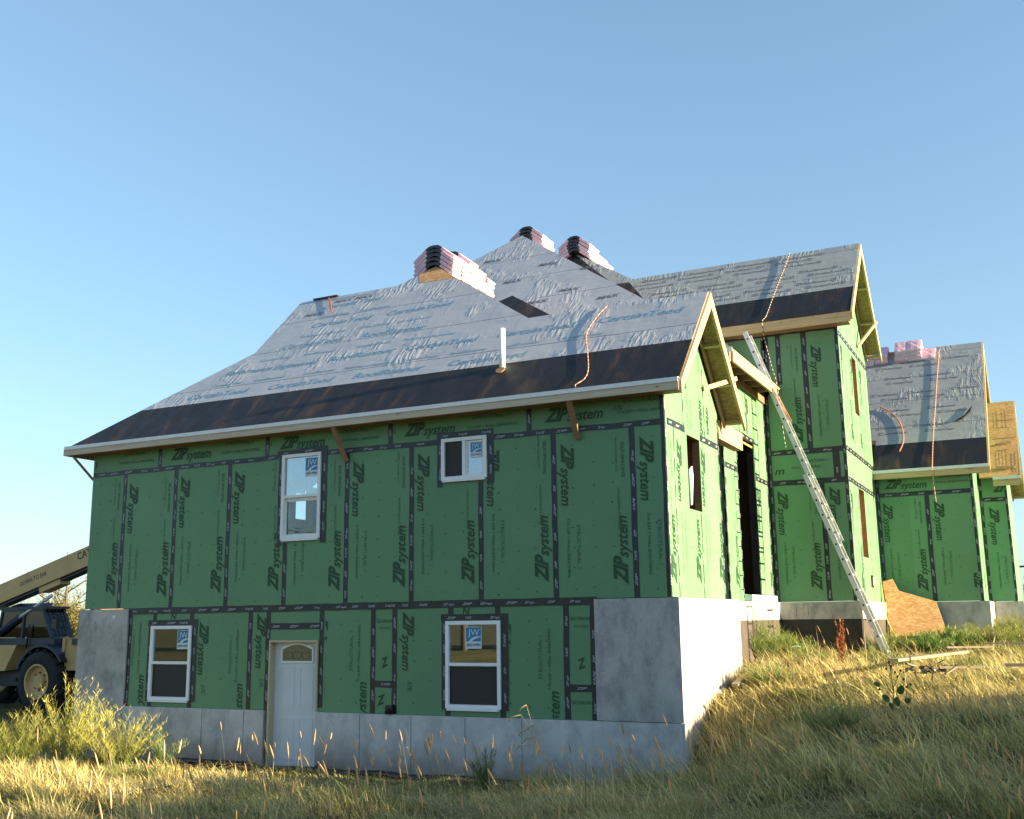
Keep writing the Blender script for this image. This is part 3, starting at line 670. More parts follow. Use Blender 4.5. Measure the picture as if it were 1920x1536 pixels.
# front roof: eave y=-.3, climbs into the hipped peak on the left
zA = lambda y: 2.95+(y+.3)
P0 = [(-11.46,-.30),(.34,-.30),(.34,1.42),(-2.75,1.42),(-5.70,3.41),(-6.35,2.97),(-8.69,2.97),(-8.69,1.58)]
ra, nA = slope("roof", 2.95, -.3, 1.0, P0)
yb = .42                                                                     # top edge of the black eave strip
def hx(y): return -11.46+(y+.3)*(2.77/1.88)
U = [(hx(yb),yb),(.34,yb),(.34,1.42),(-2.75,1.42),(-4.98,2.90),(-5.80,2.93),(-5.98,3.21),(-6.35,2.97),(-8.69,2.97),(-8.69,1.58)]
sheet("underlayment", ra, 2.95, -.3, 1.0, U, 'under', .009)
sheet("ice_shield", ra, 2.95, -.3, 1.0, [(hx(-.29),-.298),(.335,-.298),(.335,yb+.05),(hx(yb+.05),yb+.05)], 'ice', .006)
# the right side of the hipped peak and its bare corner
mb = MB(); rd = random.Random(5)
pk = roof_frame(2.95, -.3, 1.0, .012)
def roofxy(x, y): return x, (y+.3)*math.sqrt(2)
names = ["CertainTeed", "RoofRunner", "CertainTeed", "Performance Engineered"]
for row in range(10):
    y = .52+row*.26; x = hx(y)+.4+rd.uniform(0, .8) if y < 1.58 else -8.3+rd.uniform(0, .6)
    xe = .1 if y < 1.3 else -2.9-(y-1.42)*1.46-.3
    big = row % 2 == 0
    while x < xe-1.2:
        t = rd.choice(names); h = .17 if big else .08; Lx = (2.1 if 'Perf' in t else 1.4)*(1 if big else .5)
        if x+Lx < xe:
            a, b = roofxy(x, y); put_text(mb, pk, t, a, b, h, Lx, rd.uniform(-1, 1), 0, 'blueprint', .012, .2)
        x += Lx+rd.uniform(.15, .5)
for x, y in ((-8.2, 2.45), (-7.7, 2.75), (-7.2, 2.75)): 
    a, b = roofxy(x, y); put_text(mb, pk, "MAX", a, b, .12, .45, 0, 0, 'blackprint', .02, .2)
mb.build("lettering", ra)
# hidden slopes that close the front block
mb = MB()
mb.prism([(.34,1.42,4.66),(.34,3.14,2.95),(-3.5,3.14,2.95),(-3.5,1.42,4.66)], (0,.02,-.03), 'under2', 'osb', 'osb_grey')
mb.build("roof", house)
mb = MB(); e = .002
mb.prism([(-5.7,3.41,6.655),(-2.75,1.42,4.655),(-.4,1.42,3.05),(-.4,7.0,3.05),(-5.7,7.0,6.655)], (0,0,-.04), 'under2', 'osb', 'room')
mb.prism([(-5.7,3.41,6.655),(-5.7,7.0,6.655),(-11.46,7.0,2.93),(-11.46,-.3,2.93),(-8.69,1.58,4.80),(-6.35,2.97,6.2)], (0,0,-.04), 'under2', 'osb', 'room')
mb.prism([(-8.69,2.97,6.22),(-6.35,2.97,6.22),(-6.35,4.4,4.8),(-8.69,4.4,4.8)], (0,.02,-.04), 'under2')
mb.prism([(-8.68,1.62,4.76),(-8.68,2.97,6.17),(-8.68,4.35,4.8)], (.04,0,0), 'osb')
mb.build("roof", house)
# back wall of the front block with window holes that show the sky through the rooms
mb = MB(); FB = Frame((0,7.0,0), (1,0,0), (0,0,1)); FB.n = Vector((0,-1,0))
cells(mb, FB, -11.0, -2.7, -2.5, 6.0, [(-9.42,-8.4,.9,2.4),(-6.4,-5.2,.9,2.3),(-4.4,-3.2,.9,2.3)], 'room', 'green', .14); mb.build("back_wall", house)
mb = MB(); FB2 = Frame((-11.0,0,0), (0,1,0), (0,0,1)); cells(mb, FB2, .1, 7, -2.5, 2.9, [(5.35,5.75,2.1,2.86),(5.95,6.6,2.1,2.86)], 'room', 'green', .05); mb.build("side_wall", house)
mb = MB(); mb.box((-10.95, .16, -.25), (-.16, 2.6, -.03), 'room'); mb.box((-10.95, 2.6, -.25), (-.7, 6.98, -.03), 'room'); mb.box((-10.95,.16,-2.7), (-.7,6.98,-2.62), 'joint'); mb.build("floor_deck", house)
mb = MB()
for x, y in ((-6.9,1.6),(-6.62,1.6),(-7.1,2.8),(-7.6,2.8),(-7.4,1.6),(-6.35,1.6),(-5.9,2.4),(-4.6,1.8),(-4.2,1.8),(-3.8,1.8),(-8.1,4.4),(-8.8,4.4)): mb.box((x, y, -.03), (x+.04, y+.14, 2.9 if y < 2.7 else 4.2), 'brown')
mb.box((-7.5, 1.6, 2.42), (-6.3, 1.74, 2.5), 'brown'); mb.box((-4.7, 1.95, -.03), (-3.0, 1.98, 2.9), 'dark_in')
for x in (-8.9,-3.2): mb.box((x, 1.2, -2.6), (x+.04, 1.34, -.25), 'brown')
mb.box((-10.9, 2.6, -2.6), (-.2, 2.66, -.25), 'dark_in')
mb.build("stud", house)
# bare board at the peak
sheet("bare_board", ra, 2.95, -.3, 1.0, [(-4.98,2.90),(-5.80,2.93),(-5.98,3.21),(-5.70,3.41)], 'osb', .012)
# eave trim
mb = MB()
mb.box((-11.46, -.345, 2.80), (.335, -.305, 2.925), 'fascia'); mb.build("fascia", ra)
mb = MB(); mb.box((-11.47, -.36, 2.905), (.335, -.346, 2.968), 'drip'); mb.box((-11.47, -.352, 2.955), (.335, -.29, 2.969), 'drip'); mb.build("drip_edge", ra)
mb = MB(); mb.box((-11.44, -.304, 2.81), (.30, -.004, 2.828), 'brown'); mb.build("soffit", ra)
mb = MB(); mb.box((-11.5, -.34, 2.8), (-11.465, 6.9, 2.92), 'fascia'); mb.build("fascia", ra)
def brace(p0, p1, w_=.09, t=.04, mat='lumber', up=(0,0,1)):
    mb = MB(); mb.beam(p0, p1, w_, t, mat, up); return mb.build("brace", house)
brace((-5.46, -.30, 2.82), (-5.37, -.03, 2.27), mat='brown'); brace((-1.32, -.30, 2.82), (-1.31, -.03, 2.29), mat='brown')
brace((-11.32, -.30, 2.81), (-11.09, .03, 2.36), .05, mat='brown')
# rakes
def rake(parent, X, pts, wd=.17, th=.04, mat='lumber', inner=True, wallx=None):
    """pts: front eave, ridge, back eave (y, z) of the roof surface at the rake plane x=X"""
    mb = MB(); n = len(pts)
    (y0,z0),(y1,z1),(y2,z2) = pts; d = wd
    lo0 = (y0, z0-d*1.05); lo2 = (y2, z2-d*1.05); lo1 = (y1, z1-d*1.42)
    mb.prism([(X+th,)+p for p in ((y0,z0),lo0,lo1,(y1,z1))], (-th,0,0), mat)
    mb.prism([(X+th,)+p for p in ((y1,z1),lo1,lo2,(y2,z2))], (-th,0,0), mat)
    mb.build("rake_board", parent)
    if wallx is not None:
        mb = MB()                                                           # ladder rungs and inner board under the overhang
        for (ya,za),(yb_,zb) in (((y0,z0),(y1,z1)),((y1,z1),(y2,z2))):
            k = 1 if yb_ > ya and zb > za else -1
            for t in ((.02,.35,.68,.97) if k == 1 else (.03,.35,.66,.97)):
                yy = ya+(yb_-ya)*t; zz = za+(zb-za)*t-.085
                mb.beam((wallx+.015, yy, zz), (X, yy, zz), .038, .09, mat, (0, -(zb-za), yb_-ya))
            mb.beam((wallx+.03, ya, za-.085), (wallx+.03, yb_, zb-.085), .04, .09, mat, (0, -(zb-za), yb_-ya))
        mb.build("lookout", parent)
rake(ra, .34, ((-.33,2.92),(1.42,4.655),(3.17,2.92)), wallx=0)
brace((.03, 1.98, 3.27), (.40, 2.62, 3.52), .07, .04, 'lumber', (1,0,0))
# main roof B
zB = lambda y: y+.5
PB = [(0,3.9),(-2.12,5.5+.03),(-6.29,8.63),(-11.5,4.9),(-11.5,3.9)]
rb, nB = slope("roof", .5, 0, 1.0, PB)
V1 = [(-5.55,6.33),(-4.22,5.42)]
sheet("underlayment", rb, .5, 0, 1.0, [(-.05,3.95),(-2.12,5.52),(-6.27,8.61),(-11.4,4.95),(-11.4,3.95)], 'under', .009)
# valley strip lying against the right side of the front peak
sheet("ice_shield", rb, .5, 0, 1.0, [(-5.43,6.29),(-4.16,5.46),(-4.6,4.6),(-7.0,5.2),(-5.95,6.05)], 'ice', .012)
mb = MB(); bf = roof_frame(.5, 0, 1.0, .013)
for x, y in ((-6.9,7.7),(-5.2,7.2),(-5.9,6.75),(-4.25,6.15),(-4.0,6.8),(-7.2,6.9),(-3.2,5.7),(-4.9,5.9)):
    put_text(mb, bf, "MAX", x, y*math.sqrt(2), .14, .5, rd.uniform(-4,4), 0, 'blackprint', .025, .2)
mb.build("lettering", rb)
mb = MB()
mb.prism([(0,3.9,4.40),(0,8.0,4.40),(-6.29,12,9.13),(-6.29,8.63,9.13)], (-.03,0,-.035), 'under2', 'osb', 'osb_grey')
mb.prism([(-6.29,8.63,9.13),(-6.29,12,9.13),(-13,12,4),(-12,4.55,5.0)], (0,0,-.04), 'under2')
mb.build("roof", house)
mb = MB(); mb.box((.004, 3.93, 4.13), (.044, 7.35, 4.36), 'lumber'); mb.box((-3.0, 3.86, 4.13), (.0, 3.90, 4.33), 'fascia'); mb.build("fascia", rb)
mb = MB(); mb.box((-3.0, 3.845, 4.30), (.05, 3.86, 4.38), 'drip'); mb.build("drip_edge", rb)
mb = MB()
for y in (4.1, 4.7, 5.3, 5.9, 6.5, 7.1): mb.box((-.36, y, 4.20), (.0, y+.04, 4.32), 'brown')
mb.box((-.372, 3.95, 4.10), (-.34, 7.9, 4.24), 'brown')
mb.build("lookout", rb)
# tall roof C: same idea, its left end climbs behind the main roof
PC = [(-2.2,7.70),(1.56,7.70),(1.56,9.78),(-4.0,9.78+.22),(-6.15,11.45),(-8.0,11.3),(-8.2,11.0)]
rc, nC = slope("roof", 5.82, 7.7, 1.0, [(-1.9,7.70),(1.56,7.70),(1.56,9.82),(-3.85,9.82),(-6.15,11.44),(-8.2,11.44),(-8.2,11.0),(-6.3,11.0)])
yc = 8.42
sheet("underlayment", rc, 5.82, 7.7, 1.0, [(-2.7,yc),(1.56,yc),(1.56,9.82),(-3.85,9.82),(-6.13,11.42),(-8.1,11.42),(-6.4,11.2)], 'under2', .009)
sheet("ice_shield", rc, 5.82, 7.7, 1.0, [(-1.9,7.702),(1.555,7.702),(1.555,yc+.05),(-2.8,yc+.05)], 'ice', .006)
sheet("ice_shield", rc, 5.82, 7.7, 1.0, [(-2.2,8.0),(-3.2,8.9),(-3.9,9.72),(-4.3,9.72),(-6.0,11.30),(-7.0,11.4),(-5.6,10.4)], 'ice', .014)
mb = MB(); cf = roof_frame(5.82, 7.7, 1.0, .013)
for row, y in enumerate((8.55, 8.95, 9.35, 9.62)):
    x = -2.9+.3*(row % 2)-row*.3
    while x < 1.1:
        for j, dy in enumerate((0, .14)):
            h = .075; b = (y+dy-7.7)*math.sqrt(2); a = x-j*.22
            if y+dy > 9.75 or a+.72 > 1.5: continue
            put_text(mb, cf, "RoofRunner" if j else "CertainTeed", a+.14, b, h, .55, 0, 0, 'blackprint', .02, .1)
            for q0 in (a, a+.73):
                if q0+.1 > 1.5: continue
                mb.poly([cf.P(q0,b-.01), cf.P(q0+.1,b-.01), cf.P(q0+.1,b+.01), cf.P(q0,b+.01)], 'blackprint'); mb.poly([cf.P(q0,b+.075), cf.P(q0+.1,b+.075), cf.P(q0+.1,b+.095), cf.P(q0,b+.095)], 'blackprint')
                mb.poly([cf.P(q0,b+.01), cf.P(q0+.02,b+.01), cf.P(q0+.02,b+.075), cf.P(q0,b+.075)], 'blackprint'); mb.poly([cf.P(q0+.08,b+.01), cf.P(q0+.1,b+.01), cf.P(q0+.1,b+.075), cf.P(q0+.08,b+.075)], 'blackprint')
        x += 1.15
mb.build("lettering", rc)
mb = MB(); mb.prism([(1.56,9.82,7.94),(1.56,11.9,5.86),(-4,11.9,5.86),(-4,9.82,7.94)], (0,.02,-.03), 'under2', 'osb', 'osb_grey')
mb.prism([(-6.15,11.44,9.55),(-3.85,9.82,7.93),(-1.5,9.82,6.3),(-1.5,14,6.3),(-6.15,14,9.55)], (0,0,-.04), 'under2')
mb.build("roof", house)
mb = MB(); mb.box((-1.9, 7.655, 5.60), (1.555, 7.695, 5.80), 'lumber'); mb.build("fascia", rc)
mb = MB(); mb.box((-1.9, 7.70, 5.605), (1.5, 7.995, 5.625), 'brown'); mb.build("soffit", rc)
rake(rc, 1.56, ((7.66,5.80),(9.82,7.94),(11.98,5.80)), wallx=1.22)
brace((1.25, 10.6, 5.75), (1.63, 11.25, 6.45), .07, .04, 'lumber', (1,0,0))
# low roof D
mD = .95
rdd, nD = slope("roof", 3.0, 11.7, mD, [(1.22,11.70),(3.69,11.70),(3.69,15.6),(-1,15.6),(-1,12.5),(1.22,12.5)])
sheet("underlayment", rdd, 3.0, 11.7, mD, [(1.24,12.45),(3.69,12.45),(3.69,15.6),(-1,15.6),(-1,12.6),(1.24,12.6)], 'under2', .009)
sheet("ice_shield", rdd, 3.0, 11.7, mD, [(1.225,11.702),(3.685,11.702),(3.685,12.5),(1.225,12.5)], 'ice', .006)
sheet("bare_board", rdd, 3.0, 11.7, mD, [(.9,15.33),(2.35,15.42),(2.35,15.58),(.9,15.58)], 'osb', .012)
mb = MB(); df = roof_frame(3.0, 11.7, mD, .013); kd = math.sqrt(1+mD*mD)
for row, y in enumerate((12.75, 13.3, 13.85, 14.4, 14.95)):
    x = 1.3+.4*(row % 2)-.1*row
    while x < 3.4:
        for j, dy in enumerate((0, .17)):
            h = .085; b = (y+dy-11.7)*kd; a = x-j*.25
            if a < 1.25: a += .2
            if a+.66 > 3.65: continue
            put_text(mb, df, "RoofRunner" if j else "CertainTeed", a+.15, b, h, .5, 0, 0, 'blackprint', .02, .1)
            q0 = a; mb.poly([df.P(q0,b-.01), df.P(q0+.1,b-.01), df.P(q0+.1,b+.015), df.P(q0,b+.015)], 'blackprint'); mb.poly([df.P(q0,b+.075), df.P(q0+.1,b+.075), df.P(q0+.1,b+.1), df.P(q0,b+.1)], 'blackprint')
            mb.poly([df.P(q0,b+.015), df.P(q0+.02,b+.015), df.P(q0+.02,b+.075), df.P(q0,b+.075)], 'blackprint')
        x += 1.05
mb.build("lettering", rdd)
mb = MB(); tp = [(3.0,12.95),(3.25,13.15),(3.42,13.42),(3.36,13.22),(3.18,13.02)]                # flapping black tear
mb.prism([df.P(x, (y-11.7)*kd, .03) for x, y in tp], df.n*-.02, 'ice'); mb.build("torn_flap", rdd)
mb = MB(); mb.prism([(3.69,15.6,6.70),(3.69,19.5,3.0),(-1,19.5,3.0),(-1,15.6,6.70)], (0,.02,-.03), 'under2', 'osb', 'osb_grey'); mb.build("roof", house)
mb = MB(); mb.box((1.225, 11.655, 2.80), (3.685, 11.695, 2.965), 'lumber'); mb.build("fascia", rdd)
mb = MB(); mb.box((1.225, 11.64, 2.935), (3.69, 11.654, 3.005), 'drip'); mb.box((1.225, 11.645, 2.995), (3.69, 11.71, 3.008), 'drip'); mb.build("drip_edge", rdd)
rake(rdd, 3.69, ((11.66,2.97),(15.6,6.70),(19.5,2.97)), wallx=3.34)
# far right roof E, bare boards
re_, nE = slope("roof", 2.93, 13.7, .9, [(3.40,13.7),(4.29,13.7),(4.29,16.2),(3.40,16.2)], mat='osb')
mb = MB(); ef = roof_frame(2.93, 13.7, .9, .008); ke = math.sqrt(1.81)
for x0, y0, x1, y1 in ((3.72,13.7,4.28,.0),): pass
for a0, b0, a1, b1 in ((3.75,2.45,4.27,2.47),(3.75,1.62,4.27,1.64),(3.82,1.1,4.1,1.12),(3.85,1.1,3.87,.5),(4.0,1.1,4.02,.45),(3.85,2.9,3.87,2.1),(4.05,2.9,4.07,2.1),(3.85,2.1,4.1,2.12),(4.2,1.0,4.22,.1),(4.18,.9,4.2,.2)):
    mb.poly([ef.P(min(a0,a1),min(b0,b1)), ef.P(max(a0,a1),min(b0,b1)), ef.P(max(a0,a1),max(b0,b1)), ef.P(min(a0,a1),max(b0,b1))], 'brown')
mb.build("board_mark", re_)
mb = MB(); mb.beam(ef.P(3.8,1.35,.03), ef.P(4.15,1.4,.03), .05, .04, 'lumber'); mb.beam(ef.P(3.78,.35,.03), ef.P(4.2,.3,.03), .05, .04, 'lumber'); mb.build("roof_cleat", re_)
mb = MB(); mb.prism([(4.29,16.2,5.18),(4.29,18.7,2.93),(3.4,18.7,2.93),(3.4,16.2,5.18)], (0,.02,-.03), 'osb', 'osb', 'osb_grey'); mb.build("roof", house)
mb = MB(); mb.box((3.695, 13.655, 2.70), (4.285, 13.695, 2.86), 'lumber'); mb.box((3.695, 13.64, 2.855), (4.29, 13.654, 2.925), 'drip'); mb.build("fascia", re_)
rake(re_, 4.29, ((13.66,2.90),(16.2,5.17),(18.74,2.90)), wallx=3.97, th=.03)

# vent pipe through the front roof
mb = MB(); mb.tube([(-2.70,.33,3.50),(-2.70,.33,4.22)], .048, 'pvc', 16); mb.tube([(-2.70,.33,4.222),(-2.70,.33,4.20)], .040, 'black', 16)
vp = mb.build("vent_pipe", ra, True)
mb = MB(); c0 = pk.P(*roofxy(-2.70, .27)); seg = []
for k in range(12): seg.append(c0 + pk.u*(.075*math.cos(k*math.pi/6)) + pk.v*(.085*math.sin(k*math.pi/6)) + pk.n*.02)
mb.prism(seg, pk.n*-.015, 'brown'); mb.build("pipe_collar", ra)

# ---------------------------------------------------------------- windows and door
def window(w_, kind, mat, fr_y, sticker, lower_screen=False):
    x0, x1, z0, z1 = w_; root = empty("window", (0,0,0), parent=house)
    fy = fr_y; t = .055; mb = MB()
    def frame_ring(mb, a0, a1, b0, b1, t, ya, yb, mt):
        mb.box((a0,ya,b0),(a0+t,yb,b1),mt); mb.box((a1-t,ya,b0),(a1,yb,b1),mt)
        mb.box((a0+t,ya,b0),(a1-t,yb,b0+t),mt); mb.box((a0+t,ya,b1-t),(a1-t,yb,b1),mt)
    frame_ring(mb, x0, x1, z0, z1, t, fy-.035, fy+.06, mat)
    mb.box((x0+.03, fy-.05, z0-.03), (x1-.03, fy+.01, z0-.002), mat); mb.box((x0+.012, fy-.042, z0), (x1-.012, fy-.036, z0+.02), mat)
    mb.build("frame", root, bevel=.004)
    zi0, zi1, xi0, xi1 = z0+t, z1-t, x0+t, x1-t
    if kind == 'hung':
        zm = zi0+(zi1-zi0)*.5
        mb = MB(); mb.box((xi0, fy-.03, zm-.022), (xi1, fy+.03, zm+.022), mat); frame_ring(mb, xi0+.001, xi1-.001, zi0+.001, zm-.023, .028, fy+.015, fy+.045, mat)
        mb.box((xi0+.03, fy+.018, zm-.08), (xi1-.03, fy+.044, zm-.052), mat); mb.build("sash", root, bevel=.003)
        g = MB(); g.box((xi0-.002, fy+.0, zm+.02), (xi1+.002, fy+.006, zi1+.002), 'glass_lowe' if sticker != 'blue' else 'glass_lowe'); g.build("pane", root)
        g = MB(); g.box((xi0+.025, fy+.028, zi0+.025), (xi1-.025, fy+.034, zm-.05), 'glass'); g.build("pane", root)
        if lower_screen:
            g = MB(); g.box((xi0+.004, fy+.004, zi0+.004), (xi1-.004, fy+.007, zm-.03), 'screen'); g.build("insect_screen", root)
        sx1 = xi1-.005 if sticker != 'mid' else (x0+x1)/2+.14; sz1 = zi1-.02 if sticker != 'mid' else zi1-.03
    else:
        xm = (x0+x1)/2
        mb = MB(); mb.box((xm-.025, fy-.03, zi0), (xm+.025, fy+.03, zi1), mat); frame_ring(mb, xm+.026, xi1-.001, zi0+.001, zi1-.001, .03, fy+.0, fy+.03, mat)
        mb.build("sash", root, bevel=.003)
        g = MB(); g.box((xm+.05, fy+.012, zi0+.025), (xi1-.025, fy+.018, zi1-.025), 'glass_lowe'); g.build("pane", root)
        g = MB(); g.box((xi0-.002, fy+.02, zi0-.002), (xm-.02, fy+.026, zi1+.002), 'glass'); g.box((xi0+.002, fy+.004, zi0+.002), (xm-.027, fy+.007, zi1-.002), 'screen'); g.build("insect_screen", root)
        sx1 = xi1-.04; sz1 = zi1-.03
    sw, sh = (.20, .24) if kind != 'hung' else (.27, .32); ys = fy-.003
    st = MB(); F2 = Frame((0, ys, 0), (1,0,0), (0,0,1)); F2.n = Vector((0,-1,0)); a0 = sx1-sw; b0 = sz1-sh
    st.box((a0, ys, b0), (sx1, ys+.002, sz1), 'sticker_w')
    st.poly([F2.P(a0+.01,b0+sh*.33,.002), F2.P(sx1-.01,b0+sh*.33,.002), F2.P(sx1-.01,sz1-.01,.002), F2.P(a0+.01,sz1-.01,.002)], 'sticker_b')
    # pale swoosh rising to the right
    sws = [(.2,.33),(.38,.33),(.62,.45),(.96,.54),(.96,.57),(.6,.55),(.35,.45)]
    st.poly([F2.P(a0+sw*p, b0+sh*q, .003) for p, q in sws], 'sticker_w')
    put_text(st, F2, "JW", a0+sw*.16, b0+sh*.60, sh*.30, sw*.7, 0, .0035, 'sticker_w', .0, 0)
    put_text(st, F2, "JELD-WEN", a0+sw*.08, b0+sh*.12, sh*.12, sw*.84, 0, .0035, 'sticker_t', .02, 0)
    st.build("sticker", root); return root
window(W1, 'hung', 'vinyl', 0, 'blue'); window(W2, 'slide', 'vinyl', 0, 'blue')
window(W3, 'hung', 'vinyl_low', .004, 'blue', True); window(W4, 'hung', 'vinyl_low', .004, 'mid', True)
door = empty("door", (0,0,0), parent=house)
mb = MB(); x0, x1, z0, z1 = DR
mb.box((x0, -.03, z0), (x0+.035, .15, z1), 'doorframe'); mb.box((x1-.03, -.03, -1.66), (x1, .15, z1), 'doorframe'); mb.box((x0+.035, -.03, z1-.035), (x1-.03, .15, z1), 'doorframe')
mb.build("frame", door)
mb = MB(); mb.box((x0+.036, .10, z0+.01), (x1-.031, .145, z1-.036), 'doorw')
FDr = Frame((0,.10,0), (1,0,0), (0,0,1)); FDr.n = Vector((0,-1,0))
def panel_ring(mb, a0, a1, b0, b1, t=.02):
    for q in ((a0,a1,b0,b0+t),(a0,a1,b1-t,b1),(a0,a0+t,b0+t,b1-t),(a1-t,a1,b0+t,b1-t)):
        mb.box((q[0], .094, q[2]), (q[1], .1, q[3]), 'doorw')
dx0, dx1 = x0+.036, x1-.031; mid = (dx0+dx1)/2
for a0, a1 in ((dx0+.13, mid-.05), (mid+.05, dx1-.13)):
    panel_ring(mb, a0, a1, -1.62, -.98); panel_ring(mb, a0, a1, -2.42, -1.78)
mb.build("door_leaf", door, bevel=.003)
arc = [(dx0+.16+ (dx1-dx0-.32)*k/12, -.71+.075*math.sin(math.pi*k/12)) for k in range(13)]
def arch(mb, grow, y0, y1, mt):
    lo = (arc[0][0]-grow, -.89-grow); hi = (arc[-1][0]+grow, -.89-grow)
    pts = [lo, hi]+[(p[0]+grow*(p[0]-mid)/abs(arc[-1][0]-mid), p[1]+grow) for p in reversed(arc)]
    mb.prism([(p[0], y0, p[1]) for p in pts], (0, y1-y0, 0), mt)
mb = MB(); arch(mb, .03, .082, .099, 'vinyl'); mb.build("lite_frame", door)
mb = MB(); arch(mb, 0, .078, .081, 'lite')
FG = Frame((0,.0775,0), (1,0,0), (0,0,1)); FG.n = Vector((0,-1,0))
for cx in (mid-.17, mid, mid+.17):
    for s in range(14):
        a = math.pi*s/13; b = math.pi*(s+1)/13 if s < 13 else a
        p = (cx+.085*math.cos(a), -.80+.055*math.sin(a)*(1 if cx != mid else 1)); q = (cx+.085*math.cos(b), -.80+.055*math.sin(b))
        for sg in (1, -1):
            P1 = (p[0], -.80+sg*(p[1]+.80)); Q1 = (q[0], -.80+sg*(q[1]+.80))
            if P1 == Q1: continue
            mb.beam((P1[0], .0765, P1[1]), (Q1[0], .0765, Q1[1]), .003, .007, 'lead', (0,0,1) if abs(P1[0]-Q1[0]) > .004 else (1,0,0))
mb.build("leaded_glass", door)

# ================================================================ SHINGLE BUNDLES
def bundle_mesh(name, mats, L=.98, W=.34, T=.085, seed=0, bend=0):
    """a plastic-wrapped bundle lying along local x; bend>0 folds it over a ridge at its middle"""
    rd = random.Random(seed); nx, ny = 13, 5; mb = MB(); vid = {}
    def P(i, j, k):
        x = -L/2+L*i/(nx-1); y = -W/2+W*j/(ny-1)
        ed = min(1, min(i, nx-1-i)/1.0+.82)*min(1, min(j, ny-1-j)/1.0+.84)
        z = T/2 + (T/2-.003)*ed*(1 if k else -1) + rd.uniform(-.004, .004)
        x += rd.uniform(-.006, .006); y += rd.uniform(-.005, .005)
        if bend:
            ax = abs(x); drop = bend*max(0, ax-.06); x = math.copysign(.06+(max(0, ax-.06))*.86, x) if ax > .06 else x
            xo = x; x = x + math.copysign(z*.5, x)*(1 if ax > .1 else ax/.1); z = z*.86-drop*.86
        return (x, y, z)
    for k in (0, 1):
        for j in range(ny):
            for i in range(nx): vid[i,j,k] = len(mb.v); mb.v.append(P(i, j, k))
    def q(a, b, c, d, mt): mb.f.append((vid[a], vid[b], vid[c], vid[d])); mb.m.append(mb.mi(mt))
    def mt(i):
        if mats == 'mid' : return 'wrapd' if 4+seed % 2 <= i <= 7 else 'pink'
        if mats == 'end' : return 'wrapd' if i in (0, 11) else 'pink_sunlit'
        return 'pink_sunlit' if mats == 'white' else ('pink' if i % 6 else 'pink')
    for j in range(ny-1):
        for i in range(nx-1):
            q((i,j,1),(i+1,j,1),(i+1,j+1,1),(i,j+1,1), mt(i)); q((i,j+1,0),(i+1,j+1,0),(i+1,j,0),(i,j,0), mt(i))
    for i in range(nx-1):
        q((i,0,0),(i+1,0,0),(i+1,0,1),(i,0,1), mt(i)); q((i+1,ny-1,0),(i,ny-1,0),(i,ny-1,1),(i+1,ny-1,1), mt(i))
    for j in range(ny-1):
        q((0,j+1,0),(0,j,0),(0,j,1),(0,j+1,1), 'pink_sunlit'); q((nx-1,j,0),(nx-1,j+1,0),(nx-1,j+1,1),(nx-1,j,1), 'pink_sunlit')
    o = mb.build(name, None, False); sc.collection.objects.unlink(o); return o
proto = {('bent','mid'): [bundle_mesh("shingle_bundle", 'mid', seed=s, bend=.78) for s in range(3)],
         ('flat','white'): [bundle_mesh("shingle_bundle", 'white', seed=s+9) for s in range(3)],
         ('flat','pink'): [bundle_mesh("shingle_bundle", 'pink', seed=s+19) for s in range(3)],
         ('bent','ridge'): [bundle_mesh("shingle_bundle", 'pink', seed=s+29, bend=.95) for s in range(3)]}
ORD = ["bottom", "second", "third", "fourth", "fifth", "sixth", "seventh"]
def place_bundle(kind, X, Z, pos, label, group):
    """X = direction of the long side, Z = stacking direction"""
    src = random.choice(proto[kind]); o = src.copy(); sc.collection.objects.link(o)
    X = Vector(X).normalized(); Z = Vector(Z); Z = (Z-X*Z.dot(X)).normalized(); Y = Z.cross(X)
    mt_ = Matrix((X, Y, Z)).transposed().to_4x4() @ Matrix.Rotation(random.uniform(-.035, .035), 4, 'Z')
    mt_.translation = Vector(pos) + X*random.uniform(-.02, .02)+Y*random.uniform(-.012, .012); o.matrix_world = mt_
    tag(o, label, "shingle bundle", group); return o
g1 = "pink shingle bundles on the roof peaks"
ROW = ["front", "second", "third", "fourth", "fifth", "sixth", "seventh", "rearmost"]
def draped_pile(x, y0, z, counts, where):
    """bundles folded over a ridge that runs away from the viewer, row behind row"""
    for r_, n in enumerate(counts):
        for k in range(n):
            place_bundle(('bent','mid'), (1,0,0), (0,0,1), (x+random.uniform(-.015,.015), y0+.352*r_, z+k*.088), "pink bundle folded over %s, %s from bottom, %s row" % (where, ORD[k], ROW[r_]), g1)
draped_pile(-5.70, 3.47, 6.66, (5, 5, 6, 5, 4), "the front hip peak")
draped_pile(-6.22, 8.90, 9.06, (4, 4), "the highest ridge")
draped_pile(-5.92, 11.20, 9.42, (5, 5, 4, 4, 3, 2, 2, 1), "the rear peak by the tall roof")
# stacks straddling the low ridge on the right
g2 = "pink shingle bundles on the low right roof"
nDn = Vector((0,-mD,1)).normalized(); sD = Vector((0,1,mD)).normalized()
for i, (x, n) in enumerate(((.86,3),(1.21,3),(1.72,4),(2.07,4),(2.40,1))):
    for k in range(n):
        p = Vector((x, 15.6, 6.62+k*.09))
        place_bundle(('bent','ridge'), (0,-1,0), (0,0,1), p, "purple shaded bundle on the low right ridge, %s stack from the tall gable, %s layer" % (("first","second","third","fourth","fifth","sixth")[i], ORD[k]), g2)
        if i in (3, 1) and k < n: pass

